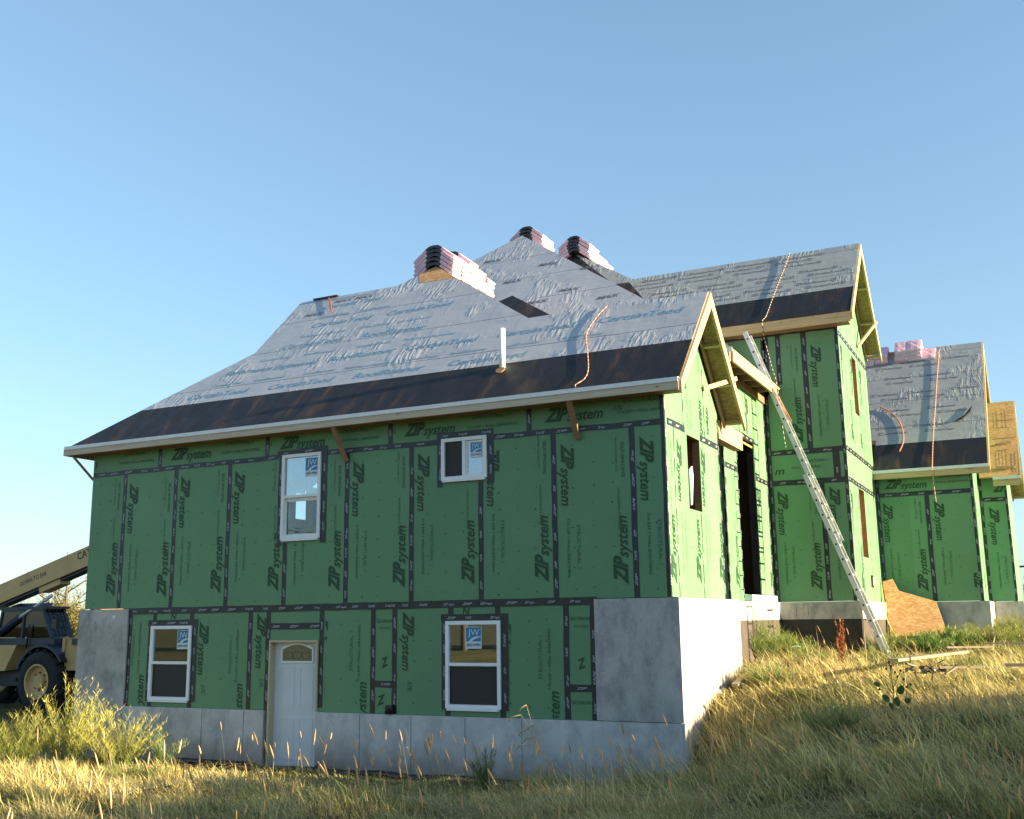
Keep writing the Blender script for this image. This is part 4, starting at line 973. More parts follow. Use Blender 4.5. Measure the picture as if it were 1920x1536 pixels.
# ================================================================ LADDER, ROPES, LEANING BOARD, PIPE
lad = tag(empty("extension_ladder", (1.86, 7.1, -1.1)), "long aluminium extension ladder leaning on the side eave of the house", "ladder")
def lp(t, y, off=0):
    a = Vector((1.86, 0, -1.1)); b = Vector((-.50, 0, 5.42)); d = (b-a).normalized(); nrm = Vector((d.z, 0, -d.x))
    p = a+d*t+nrm*off; return (p.x-1.86, y-7.1, p.z+1.1)
Ltot = (Vector((1.86,0,-1.1))-Vector((-.50,0,5.42))).length
dl = Vector((-2.36,0,6.52)).normalized()
for sec, (t0, t1, off, wy) in enumerate(((0, 3.75, 0, .42), (2.35, Ltot, .06, .37))):
    for sgn in (-1, 1):
        mb = MB(); y = 7.1+sgn*wy/2
        mb.beam(lp(t0, y, off), lp(t1, y, off), .03, .095, 'alu', (dl.z, 0, -dl.x)); mb.build("rail", lad, bevel=.003)
    t = t0+.15
    while t < t1-.05:
        mb = MB(); mb.tube([lp(t, 7.1-wy/2-.022, off), lp(t, 7.1+wy/2+.022, off)], .02, 'alu', 8)
        for sgn in (-1, 1): mb.tube([lp(t, 7.1+sgn*(wy/2+.0165), off), lp(t, 7.1+sgn*(wy/2+.0245), off)], .021, 'alu_d', 8)
        t += .305; mb.build("rung", lad)
mb = MB()
for sgn in (-1, 1): mb.box((-.05, sgn*.22-.03, -.03), (.05, sgn*.22+.03, .02), 'black')
mb.build("foot", lad)
mb = MB(); mb.tube([lp(5.75, 6.88, .09), lp(5.5, 6.9, .12), lp(5.2, 7.0, .1), lp(4.9, 7.3, .13), lp(5.5, 7.3, .1)], .012, 'rope_r', 6); mb.build("lashing", lad)

def striped_rope(name, pts, rad, mats, label, seg=.05):
    P = [Vector(p) for p in pts]; out = []
    for i in range(len(P)-1):
        p0 = P[max(i-1,0)]; p1 = P[i]; p2 = P[i+1]; p3 = P[min(i+2,len(P)-1)]
        n = max(2, int((p2-p1).length/seg))
        for k in range(n):
            t = k/n; out.append(.5*((2*p1)+(-p0+p2)*t+(2*p0-5*p1+4*p2-p3)*t*t+(-p0+3*p1-3*p2+p3)*t**3))
    out.append(P[-1]); mb = MB(); mb.tube(out, rad, mats[0], 7, mats=mats); o = mb.build(name, None, True); tag(o, label, "rope"); return o
def rp(fr, x, y, k, lift=.02): return fr.P(x, y*k, lift)
q2r = math.sqrt(2)
striped_rope("rope", [pk.P(-1.32,1.70*q2r,.02), pk.P(-1.42,1.45*q2r,.02), pk.P(-1.45,1.1*q2r,.02), pk.P(-1.28,.7*q2r,.02), pk.P(-1.13,.33*q2r,.02), pk.P(-1.12,.15*q2r,.03), pk.P(-1.22,.06*q2r,.03), pk.P(-1.20,.02,.03)], .0075, ['rope_r','rope_w'], "red and white rope lying down the front roof above the black strip")
striped_rope("rope", [cf.P(.02,2.10*q2r,.03), cf.P(-.03,1.6*q2r,.02), cf.P(-.12,.8*q2r,.02), cf.P(-.18,.15*q2r,.02), (-.23,7.64,5.83), (-.22,7.62,5.55), (-.14,7.5,5.2), (-.02,7.3,4.75),(.07,7.22,4.40),(.10,7.25,4.0),(.12,7.3,3.5),(.16,7.3,3.05)], .009, ['rope_w','rope_k'], "pale flecked rope hanging from the tall roof past the side eave")
striped_rope("rope", [df.P(2.67,(15.45-11.7)*kd,.03), df.P(2.62,(14.6-11.7)*kd,.02), df.P(2.58,(13.5-11.7)*kd,.02), df.P(2.54,(12.5-11.7)*kd,.02), df.P(2.53,.02,.03), (2.53,11.62,2.96), (2.535,11.60,2.6), (2.55,11.6,2.2)], .010, ['rope_r','rope_w'], "striped rope hanging straight down the low right roof")
striped_rope("air_hose", [df.P(1.28,(13.62-11.7)*kd,.03), df.P(1.55,(13.42-11.7)*kd,.02), df.P(1.76,(13.1-11.7)*kd,.02), df.P(1.86,(12.75-11.7)*kd,.02), df.P(1.87,(12.45-11.7)*kd,.02), df.P(1.80,(12.18-11.7)*kd,.03)], .013, ['hose'], "salmon air hose curving over the low right roof")["category"] = "hose"
mb = MB(); mb.beam(pk.P(-7.52,2.75*q2r,.02), pk.P(-7.95,3.24*q2r,.02), .03, .012, 'rope_r', pk.n); mb.beam((-8.35,2.99,6.235),(-7.75,2.99,6.235), .14, .03, 'wrapd')
tag(mb.build("roof_bracket", None), "small red strap and dark plate at the left ridge", "strap")
mb = MB(); pts = [(x_, 11.15+(z_+.75)*.3+(x_-1.27)*.24, z_) for x_, z_ in ((1.27,.46),(1.48,.51),(1.60,.24),(2.36,-.01),(2.56,-.75),(1.40,-.75))]; pts.reverse()
mb.prism(pts, (0,.02,.005), 'osb'); lb = mb.build("plywood_offcut", None); tag(lb, "weathered plywood offcut leaning on the low green wall", "plywood")
mb = MB(); FPw = Frame((1.95,11.52,.1), (.35,-.1,-.95), (-.95,0,.3)); 
for k in range(3): put_text(mb, Frame((0,11.50-.06*k,0),(1,0,0),(0,0,1)), "", 0, 0, .1) if False else None
striped_rope("yellow_cord", [(1.32,10.9,.38),(1.42,10.4,-.1),(1.55,9.9,-.5),(1.9,9.2,-.98)], .012, ['yellowcord'], "yellow cord slanting from the sunlit wall to the ground")["category"] = "cord"
# black drain pipe at the foot of the wall
def gz(x, y): return float(zg(x, y))
mb = MB(); pts = [(-5.78,-.12,-2.50)]+[(x, -.16-.02*math.sin(x*3), -2.53+.015*math.sin(x*5)) for x in (-5.2,-4.6,-4.0,-3.4,-2.6,-1.8,-1.0)]
mb.tube(pts, .055, 'black', 10); tag(mb.build("drain_pipe", None, True), "black flexible drain pipe along the foot of the front wall", "pipe")
mb = MB(); mb.tube([(x, -.14, -2.50) for x in (-8.6,-8.0,-7.4,-6.95)], .05, 'black', 10); tag(mb.build("drain_pipe", None, True), "short black drain pipe left of the basement door", "pipe")

# loose things on the ground
def plank(p0, p1, w_, t, mat, label):
    mb = MB(); c = (Vector(p0)+Vector(p1))/2; d = (Vector(p1)-Vector(p0)); mb.beam(-d/2, d/2, w_, t, mat, (0,0,1))
    o = mb.build("plank", None); o.location = c; tag(o, label, "plank", "loose planks in the grass"); return o
plank((2.5,2.5,-.93), (3.35,5.0,-.88), .15, .04, 'plank', "longest pale plank lying in the grass below the leaning plywood")
plank((2.9,6.5,-.86), (3.65,6.9,-.86), .09, .03, 'plank', "thin grey board end behind the longest plank")
plank((3.45,7.6,-.82), (4.4,7.7,-.82), .07, .03, 'plank', "thin plank in the grass beyond the longest plank, below the far wall")
plank((4.02,1.2,-.93), (4.7,1.3,-.93), .09, .04, 'plank', "plank end cut by the picture's right edge")
plank((3.2,1.5,-.98), (3.75,1.75,-.98), .06, .03, 'plank', "short stick of lumber on the dark scrap heap")
plank((.35,1.75,-1.27), (.12,3.6,-1.12), .09, .04, 'plank', "weathered board end poking from the grass beside the white concrete")
mb = MB(); rd = random.Random(3)
for k in range(26):
    a = Vector((rd.gauss(0,.2), rd.gauss(0,.3), abs(rd.gauss(0,.06)))); b = a+Vector((rd.uniform(-.22,.22), rd.uniform(-.2,.2), rd.uniform(-.02,.12)))
    mb.beam(a, b, rd.uniform(.03,.07), rd.uniform(.01,.03), rd.choice(['wrapd','brown','black','black','rust']), (0,.1,1))
o = mb.build("scrap_heap", None); o.location = (3.0, 1.7, -1.06); o.scale = (.8,.8,.8); tag(o, "dark tangled scrap heap in the sunlit grass", "scrap heap", kind="thing")
def litter(loc, s, label, seed):
    rd = random.Random(seed); mb = MB(); n = 9; pts = [Vector((s*(1+.3*rd.random())*math.cos(k*6.283/n), s*.6*(1+.3*rd.random())*math.sin(k*6.283/n), rd.uniform(0,.03))) for k in range(n)]
    for k in range(n): mb.poly([(0,0,s*.5), pts[k], pts[(k+1) % n]], 'pvc')
    o = mb.build("litter", None); o.location = loc; tag(o, label, "litter"); return o
litter((-5.05,-3.85,gz(-5.05,-3.85)+.07), .06, "crumpled white wrapper in the grass near the door", 1)
litter((.35,6.2,-.85), .07, "pale crumpled scrap in the weeds below the side wall", 2)

# ================================================================ TELEHANDLER
tele = tag(empty("telehandler", (-19.3, 6.95, -2.45)), "old yellow telehandler with raised boom beside the house", "telehandler")
def T(x, z, y=0): return (x+19.3, y, z+2.45)
# boom: rises to the right, leaning past the house
a = Vector(T(-23.2, -.03, -.70)); b = Vector(T(-15.8, 2.05, -.70)); d = (b-a).normalized(); nb = Vector((-d.z, 0, d.x))
mb = MB()
def boomsec(mb, t0, t1, h, wdt, mat):
    L = (b-a).length; p = a+d*(L*t0); q = a+d*(L*t1); mb.beam(p+Vector((0,.0,0)), q, wdt, h, mat, nb)
boomsec(mb, 0, .90, .50, .42, 'cat'); boomsec(mb, .89, 1.0, .40, .34, 'cat')
bm_ = mb.build("boom", tele, bevel=.015)
mb = MB(); mb.beam(a-nb*.285+d*1.0, a-nb*.285+d*6.4, .30, .07, 'catdark', nb); mb.beam(a-nb*.34+d*3.7, a-nb*.34+d*4.5, .34, .14, 'cat', nb); mb.build("wear_rail", bm_)
mb = MB(); FBm = Frame(a+Vector((0,-.212,0)), d, nb); 
put_text(mb, FBm, "DOWN TO EAR", 3.08, -.04, .12, 1.02, 0, .002, 'black', .01); put_text(mb, FBm, "CAT", 5.27, .0, .19, .50, 0, .14 if False else .002, 'black', .02)
mb.build("lettering", bm_)
mb = MB(); mb.tube([T(-19.05,.50,-.86), T(-20.2,-.12,-.98)], .045, 'alu', 10); mb.tube([T(-20.1,-.07,-.97), T(-21.6,-.9,-1.05)], .085, 'catdark', 10); mb.build("lift_cylinder", tele, True)
# chassis and hood
mb = MB(); mb.prism([T(x,z,-.95) for x, z in ((-22.8,-.75),(-22.8,-1.55),(-20.55,-1.45),(-20.15,-.78))], (0,1.5,0), 'cat')
mb.prism([T(x,z,-.6) for x, z in ((-22.8,-1.5),(-22.8,-1.95),(-17.9,-1.75),(-17.9,-1.3),(-20.4,-1.3))], (0,1.2,0), 'catdark')
mb.build("chassis", tele, bevel=.02)
mb = MB(); mb.box(T(-18.32,-1.42,-.95), T(-17.60,-.66,.2), 'cat'); mb.box(T(-18.38,-.95,-1.0), T(-18.30,-.60,.2), 'cat')
mb.box(T(-18.05,-.78,-1.0), T(-17.6,-.62,-.6), 'black'); mb.build("front_frame", tele, bevel=.02)
mb = MB(); mb.box(T(-17.92,-.45,-.95), T(-17.72,.0,-.5), 'rust'); mb.build("carriage", tele)
# cab
cab = MB()
pil = [((-20.95,-.62),(-20.8,.10)),((-19.98,-.62),(-19.95,.12)),((-18.85,-.62),(-19.25,.12))]
for (p, q) in pil:
    for y in (-.92, -.28): cab.beam(T(*p,y), T(*q,y), .06, .09, 'catdark', (0,1,0))
cab.box(T(-21.1,-.78,-.95), T(-18.75,-.60,-.24), 'catdark')
for y in (-.92, -.28): cab.beam(T(-20.85,.13,y), T(-19.2,.13,y), .07, .08, 'catdark', (0,0,1))
cabo = cab.build("cab_frame", tele, bevel=.01)
mb = MB(); mb.prism([T(-20.95,.15,-.98), T(-19.15,.15,-.98), T(-19.15,.15,-.18), T(-20.95,.15,-.18)], (0,0,.07), 'catdark'); mb.prism([T(-20.75,.21,-.85), T(-19.5,.21,-.85), T(-19.65,.32,-.6), T(-20.6,.32,-.6)], (0,.35,0), 'catdark'); mb.build("cab_roof", tele, bevel=.02)
mb = MB()
mb.prism([T(-20.85,-.58,-.93), T(-20.0,-.58,-.93), T(-19.98,.10,-.93), T(-20.75,.10,-.93)], (0,.006,0), 'glass')
mb.prism([T(-19.95,-.58,-.93), T(-18.9,-.58,-.93), T(-19.27,.10,-.93), T(-19.93,.10,-.93)], (0,.006,0), 'glass')
mb.prism([T(-18.84,-.58,-.9), T(-18.84,-.58,-.30), T(-19.23,.10,-.30), T(-19.23,.10,-.9)], (-.006,0,0), 'glass'); mb.build("cab_glass", tele)
mb = MB()                                                                     # wire guard in front of the windscreen and roof
for k in range(6):
    y = -.9+k*.12; mb.beam(T(-18.66,-.55,y), T(-19.1,.16,y), .009, .009, 'black', (0,1,0)); mb.beam(T(-19.1,.16,y), T(-19.3,.20,y), .009, .009, 'black', (0,1,0))
for t in (.0,.25,.5,.75,1): mb.beam(T(-18.66-.44*t,-.55+.71*t,-.92), T(-18.66-.44*t,-.55+.71*t,-.28), .014, .014, 'black')
mb.build("wire_guard", tele)
mb = MB(); mb.tube([T(-18.85,-.0,-.92), T(-18.62,.03,-1.0), T(-18.50,-.02,-1.05), T(-18.55,-.2,-1.05)], .014, 'black', 6); mb.box(T(-18.70,-.36,-1.12), T(-18.52,-.12,-1.04), 'black'); mb.build("mirror", tele, bevel=.01)
mb = MB(); mb.tube([T(-19.72,-.85,-1.0), T(-19.65,-.4,-1.0), T(-19.66,-.25,-.98)], .02, 'black', 6); mb.build("grab_rail", tele, True)
mb = MB(); mb.box(T(-20.2,-.6,-.5), T(-19.8,.0,0), 'black'); mb.box(T(-20.3,-.62,-.5), T(-19.5,-.5,0), 'black'); mb.build("seat", tele, bevel=.03)
# fender
mb = MB(); arcp = [( -19.0+.93*math.cos(a_), -1.68+.93*math.sin(a_)) for a_ in [math.pi*(.18+.72*k/9) for k in range(10)]]
inn_ = [(x*.0+(-19.0)+.86*math.cos(a_), -1.68+.86*math.sin(a_)) for x, a_ in zip([0]*10, [math.pi*(.18+.72*k/9) for k in range(10)])]
for k in range(9): mb.prism([T(*arcp[k],-1.15), T(*arcp[k+1],-1.15), T(*inn_[k+1],-1.15), T(*inn_[k],-1.15)], (0,.55,0), 'catdark')
mb.build("fender", tele)
def wheel(x, y, z, R_=.80, wd=.5):
    root = empty("wheel", T(x, z, y), parent=tele)
    mb = MB(); prof = [(-wd/2+.02,R_*.56),(-wd/2,R_*.66),(-wd/2+.01,R_*.85),(-wd/2+.07,R_*.96),(0,R_),(wd/2-.07,R_*.96),(wd/2-.01,R_*.85),(wd/2,R_*.66),(wd/2-.02,R_*.56)]
    n = 40; base = len(mb.v)
    for k in range(n):
        a_ = 2*math.pi*k/n
        for (py, pr) in prof: mb.v.append((pr*math.cos(a_), py, pr*math.sin(a_)))
    for k in range(n):
        for j in range(len(prof)-1):
            A = k*len(prof)+j; B = ((k+1) % n)*len(prof)+j; mb.f.append((A, A+1, B+1, B)); mb.m.append(mb.mi('rubber'))
    for k in range(18):                                                       # chevron lugs
        for sg in (-1, 1):
            a_ = 2*math.pi*(k+.25*sg)/18; a2 = a_+.20
            p = Vector((R_*1.0*math.cos(a_), sg*(wd/2-.03), R_*1.0*math.sin(a_)))*1.0; q = Vector((R_*1.02*math.cos(a2), 0, R_*1.02*math.sin(a2)))
            mb.beam(p, q, .07, .06, 'rubber', (math.cos(a_), 0, math.sin(a_)))
    mb.build("tyre", root, True)
    mb = MB(); rr = R_*.56; rings = [(-wd/2+.0,rr),(-wd/2+.0,rr*.9),(-wd/2+.10,rr*.8),(-wd/2+.13,rr*.45),(-wd/2+.05,rr*.38),(-wd/2+.05,0.01)]
    for k in range(24):
        a_ = 2*math.pi*k/24
        for (py, pr) in rings: mb.v.append((pr*math.cos(a_), py, pr*math.sin(a_)))
    for k in range(24):
        for j in range(len(rings)-1):
            A = k*len(rings)+j; B = ((k+1) % 24)*len(rings)+j; mb.f.append((A, A+1, B+1, B)); mb.m.append(mb.mi('cat'))
    for k in range(8):
        a_ = 2*math.pi*k/8; mb.tube([(rr*.5*math.cos(a_), -wd/2+.13, rr*.5*math.sin(a_)), (rr*.5*math.cos(a_), -wd/2+.09, rr*.5*math.sin(a_))], .02, 'rust', 6)
    mb.build("rim", root)
wheel(-19.02, -.95, -1.70); wheel(-19.25, .85, -1.70); wheel(-22.7, -.95, -1.70); wheel(-22.7, .85, -1.70)

# pale slotted block barrier beyond the machine
mb = MB()
for i in range(8):
    for j in range(3):
        mb.box((-.42*i, 0, .19*j), (-.42*i+.40, .2, .19*j+.18), 'blocks')
        mb.box((-.42*i+.10, -.004, .19*j+.05), (-.42*i+.17, .0, .19*j+.13), 'black'); mb.box((-.42*i+.24, -.004, .19*j+.05), (-.42*i+.31, 0, .19*j+.13), 'black')
o = mb.build("block_barrier", None); o.location = (-23.3, 9.6, gz(-23.3, 9.6)-.02); tag(o, "low pale block barrier behind the telehandler wheel", "barrier")

# parked machine glimpsed past the far right corner
mc = tag(empty("parked_trailer", (4.9, 26, -.7)), "dark parked trailer half hidden past the far right wall", "trailer")
mb = MB(); mb.box((-1.0,0,.75),(1.6,1.6,1.25),'alu_d'); mb.box((-1.0,-.02,1.28),(1.6,1.6,1.36),'alu'); mb.build("trailer_bed", mc)
mb = MB(); mb.box((-.95,-.05,1.40),(1.5,0,1.62),'alu_d'); mb.beam((-1.05,-.02,1.95),(1.5,-.02,2.06),.05,.06,'black'); mb.box((-.1,-.02,1.6),(-.04,.03,2.0),'black'); mb.build("side_rail", mc)
mb = MB(); mb.tube([(-.55,.0,.42),(-.55,.28,.42)], .42, 'rubber', 20); mb.build("tyre", mc, True)
mb = MB(); mb.box((-1.0,-.05,.1),(-.9,.3,.55),'rust'); mb.build("jack_stand", mc)
# a bird far off in the left sky
mb = MB(); mb.prism([(0,0,0),(.18,.03,.09),(.30,.02,.06),(.12,-.05,-.02)], (0,.03,-.02), 'black'); mb.prism([(0,0,0),(-.12,-.05,-.02),(-.30,.02,.10),(-.18,.03,.09)], (0,.03,-.02), 'black'); mb.tube([(0,-.16,0),(0,0,0),(0,.15,.01)], [.02,.05,.01], 'black', 6)
o = mb.build("bird", None); o.location = (-33.9, 23.7, 6.1); tag(o, "tiny dark bird flying in the sky left of the house", "bird")

# ================================================================ VEGETATION
def veg_mat(name, trans=.35, hue=(1,1,1)):
    mt, nt, p = new_mat(name); nt.nodes.remove(p); out = nt.nodes["Material Output"]
    at = N(nt, "ShaderNodeAttribute", attribute_name="tint"); d = N(nt, "ShaderNodeBsdfDiffuse"); t = N(nt, "ShaderNodeBsdfTranslucent")
    nt.links.new(at.outputs["Color"], d.inputs[0]); nt.links.new(at.outputs["Color"], t.inputs[0])
    mx = N(nt, "ShaderNodeMixShader"); mx.inputs[0].default_value = trans
    nt.links.new(d.outputs[0], mx.inputs[1]); nt.links.new(t.outputs[0], mx.inputs[2])
    g = N(nt, "ShaderNodeBsdfGlossy"); g.inputs["Roughness"].default_value = .5; m2 = N(nt, "ShaderNodeMixShader"); m2.inputs[0].default_value = .04
    nt.links.new(mx.outputs[0], m2.inputs[1]); nt.links.new(g.outputs[0], m2.inputs[2]); nt.links.new(m2.outputs[0], out.inputs[0]); return mt
M['veg'] = veg_mat("plant_leaf")
def strips(name, base, tip_off, bend, width, col, segs=3, parent=None, face=None):
    """many curved tapering blades in one mesh. base (n,3), tip_off (n,3), bend (n,3) extra droop at the tip"""
    n = len(base); face = rng.uniform(0, math.pi, n) if face is None else face
    side = np.stack([np.cos(face), np.sin(face), np.zeros(n)], 1)*width[:, None]*.5
    V = []; 
    for s in range(segs):
        t = s/segs; c = base + tip_off*t + bend*t*t; wv = side*(1-.75*t**1.5)
        V += [c-wv, c+wv]
    V.append(base+tip_off+bend); V = np.stack(V, 1); k = V.shape[1]
    idx = np.arange(n)[:, None]*k; F4 = []
    for s in range(segs-1): F4.append(np.stack([idx[:,0]+2*s, idx[:,0]+2*s+1, idx[:,0]+2*s+3, idx[:,0]+2*s+2], 1))
    F3 = np.stack([idx[:,0]+2*(segs-1), idx[:,0]+2*(segs-1)+1, idx[:,0]+2*segs], 1)
    nq = (segs-1)*n; loops = np.concatenate([np.concatenate(F4).ravel(), F3.ravel()]) if F4 else F3.ravel()
    starts = np.concatenate([np.arange(nq)*4, nq*4+np.arange(n)*3]); totals = np.concatenate([np.full(nq, 4), np.full(n, 3)])
    me = bpy.data.meshes.new(name); me.vertices.add(n*k); me.vertices.foreach_set("co", V.reshape(-1).astype('f'))
    me.loops.add(len(loops)); me.loops.foreach_set("vertex_index", loops.astype('i'))
    me.polygons.add(len(starts)); me.polygons.foreach_set("loop_start", starts.astype('i')); me.polygons.foreach_set("loop_total", totals.astype('i'))
    me.update(calc_edges=True)
    ca = me.color_attributes.new("tint", 'FLOAT_COLOR', 'POINT'); cc = np.ones((n, k, 4), 'f'); cc[:, :, :3] = col[:, None, :]
    ca.data.foreach_set("color", cc.ravel()); me.materials.append(M['veg'])
    o = bpy.data.objects.new(name, me); sc.collection.objects.link(o)
    if parent: o.parent = parent
    return o
def fnoise(x, y, s, ph=0):
    return .5+.25*(np.sin(x*s+ph+1.7*np.sin(y*s*.7+ph))+np.sin(y*s*1.3-ph*2+1.3*np.sin(x*s*.9)))
CAMP = np.array([4.586, -14.143]); VD = np.array([math.sin(yaw), math.cos(yaw)])
def sample(n, dmin, dmax, power=1.0, amin=-42, amax=42):
    """points in the wedge the camera looks over, thinner with distance"""
    dd = dmin*(dmax/dmin)**(rng.random(n)**power); an = np.radians(rng.uniform(amin, amax, n)) - np.radians(26.227)
    x = CAMP[0]+dd*np.sin(an); y = CAMP[1]+dd*np.cos(an)
    blk = ((x > -11.2) & (x < .15) & (y > -.1) & (y < 3.2)) | ((x > -11.2) & (x < -.2) & (y >= 3.2)) | ((x > -.5) & (x < 1.35) & (y > 7.8)) | ((x > 1) & (x < 3.5) & (y > 11.75)) | ((x > 3) & (x < 4.1) & (y > 13.85))
    ok = ~blk & (y < 60); return x[ok], y[ok], dd[ok]
def grass(name, n, dmin, dmax, h0, h1, pal, wd, lean, label, cat, power=1.0, segs=3, region=None, hmod=None):
    x, y, dd = sample(n, dmin, dmax, power)
    if region is not None:
        k = region(x, y); x, y, dd = x[k], y[k], dd[k]
    m_ = len(x); cl = fnoise(x, y, 1.9, .3)*.5+fnoise(x, y, 5.3, 1.1)*.5
    h = rng.uniform(h0, h1, m_)*(.25+1.35*cl**1.4)
    if hmod is not None: h *= hmod(x, y)
    base = np.stack([x, y, zg(x, y)-.03], 1)
    an = rng.uniform(0, 2*math.pi, m_); lr = rng.uniform(.05, .45, m_)*h
    tip = np.stack([np.cos(an)*lr+lean[0]*h, np.sin(an)*lr+lean[1]*h, h], 1)
    bd = np.stack([np.cos(an)*lr*.8+lean[0]*h*.8, np.sin(an)*lr*.8+lean[1]*h*.5, -h*rng.uniform(.05, .4, m_)], 1)
    pm = fnoise(x, y, 1.15, 2.2)*.45 + fnoise(x, y, 4.3, .7)*.25 + rng.random(m_)*.30 + pal_shift(x, y)
    pal = np.array(pal); t = np.clip(pm, 0, .999)*(len(pal)-1); i = t.astype(int); fr_ = (t-i)[:, None]
    col = pal[i]*(1-fr_)+pal[np.minimum(i+1, len(pal)-1)]*fr_; col = col*rng.uniform(.40, 1.35, (m_, 1))*np.where(rng.random((m_, 1)) < .15, .5, 1)
    wv = wd*rng.uniform(.6, 1.3, m_)*(1+np.clip((dd-10)/30, 0, 1.5))
    o = strips(name, base, tip, bd, wv, col, segs); tag(o, label, cat, kind="stuff"); return o
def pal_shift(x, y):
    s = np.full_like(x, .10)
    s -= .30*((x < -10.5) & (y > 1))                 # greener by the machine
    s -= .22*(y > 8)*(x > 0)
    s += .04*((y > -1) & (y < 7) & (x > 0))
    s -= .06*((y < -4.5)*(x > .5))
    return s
PAL = [(.07,.13,.025),(.15,.19,.04),(.38,.34,.09),(.62,.52,.19),(.80,.64,.29),(.60,.43,.18)]
low = lambda x, y: np.where((y > -2.2) & (x < 0) & (x > -11), .40, .85)*np.where(x < -11.5, .8, 1)
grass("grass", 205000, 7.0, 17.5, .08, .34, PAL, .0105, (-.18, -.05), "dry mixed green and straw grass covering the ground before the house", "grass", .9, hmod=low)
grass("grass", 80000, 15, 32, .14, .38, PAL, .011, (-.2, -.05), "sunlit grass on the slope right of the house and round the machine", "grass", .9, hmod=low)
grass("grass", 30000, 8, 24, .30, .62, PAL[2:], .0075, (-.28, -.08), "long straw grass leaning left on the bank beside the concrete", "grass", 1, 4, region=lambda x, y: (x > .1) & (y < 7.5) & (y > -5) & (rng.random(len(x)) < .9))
grass("ground_weeds", 34000, 7, 20, .06, .22, [(.05,.12,.025),(.09,.19,.03),(.16,.25,.05)], .022, (-.05, 0), "low green weeds in patches among the dry grass", "weeds", .9, 3, region=lambda x, y: (fnoise(x, y, 2.1, 4.4) > .60) & (x < 6))
# matted lying straw, gives the ragged layered look
def mat_straw(n):
    x, y, dd = sample(n, 7, 26); m_ = len(x); an = rng.uniform(0, 2*math.pi, m_); L = rng.uniform(.15, .45, m_)
    base = np.stack([x, y, zg(x, y)+rng.uniform(0, .12, m_)], 1); tip = np.stack([np.cos(an)*L, np.sin(an)*L, rng.uniform(-.02, .1, m_)], 1); bd = np.stack([0*an, 0*an, -rng.uniform(0, .08, m_)], 1)
    col = np.array([.58,.44,.20])*rng.uniform(.4, 1.2, (m_, 1)); o = strips("straw", base, tip, bd, .007*rng.uniform(.6, 1.3, m_), col, 2)
    tag(o, "matted dead straw lying flat between the grass tufts", "straw", kind="stuff")
mat_straw(95000)
# seed heads on tall stalks
def seed_heads(n, d0, d1, xm, hm, label):
    x, y, dd = sample(n*3, d0, d1); k = ((y < -2.6) | (x > .4)) & ((x > xm) | (rng.random(len(x)) < .10)) & (y < 6); x, y = x[k][:n], y[k][:n]; m_ = len(x)
    h = rng.uniform(.45, .85, m_)*(.7+hm*.5); base = np.stack([x, y, zg(x, y)-.02], 1); lean = rng.uniform(-.30, .08, m_)*h; ly = rng.uniform(-.15, .15, m_)*h
    tip = np.stack([lean*.6, ly*.6, h*1.02], 1); bd = np.stack([lean*.7, ly*.7, -h*rng.uniform(.0, .1, m_)], 1)
    col = np.array([.34,.27,.10])*rng.uniform(.6, 1.2, (m_, 1))
    V = []; F = []; C = []
    top = base+tip*.93+bd*.87; end = base+tip+bd; dirn = (end-top); dirn /= np.linalg.norm(dirn, axis=1)[:, None]
    hl = rng.uniform(.07, .15, m_); rad = rng.uniform(.0055, .009, m_)
    ax = np.cross(dirn, np.array([.3,1,.1])); ax /= np.linalg.norm(ax, axis=1)[:, None]; ay = np.cross(dirn, ax)
    lv = [(0,.35),(.25,1),(.7,.9),(1,.15)]; ns = 5
    for (t, rr) in lv:
        for q in range(ns):
            a_ = 2*math.pi*q/ns; V.append(top+dirn*(hl*t)[:, None]+(ax*math.cos(a_)+ay*math.sin(a_))*(rad*rr)[:, None])
    V = np.stack(V, 1); kk = V.shape[1]; idx = np.arange(m_)*kk; Fq = []
    for l in range(3):
        for q in range(ns): Fq.append(np.stack([idx+l*ns+q, idx+l*ns+(q+1) % ns, idx+(l+1)*ns+(q+1) % ns, idx+(l+1)*ns+q], 1))
    Fq = np.concatenate(Fq)
    me = bpy.data.meshes.new("seed_heads"); me.from_pydata(V.reshape(-1, 3).tolist(), [], Fq.tolist())
    ca = me.color_attributes.new("tint", 'FLOAT_COLOR', 'POINT'); cc = np.ones((m_, kk, 4), 'f'); hc = np.array([.64,.40,.17])*rng.uniform(.6, 1.25, (m_, 1)); cc[:, :, :3] = hc[:, None, :]
    ca.data.foreach_set("color", cc.ravel()); me.materials.append(M['veg'])
    o = bpy.data.objects.new("seed_heads", me); sc.collection.objects.link(o); tag(o, label, "seed heads", kind="stuff")
    o = strips("grass_stalks", base, tip, bd, np.full(m_, .0045), col, 4); tag(o, "thin dry stalks carrying foxtail seed heads", "grass stalks", kind="stuff")
seed_heads(330, 7.2, 22, -2.0, .4, "orange foxtail seed heads standing above the grass")
seed_heads(230, 6.6, 9.5, -1.6, .6, "tall foxtail seed heads close to the viewer at the picture's lower edge")
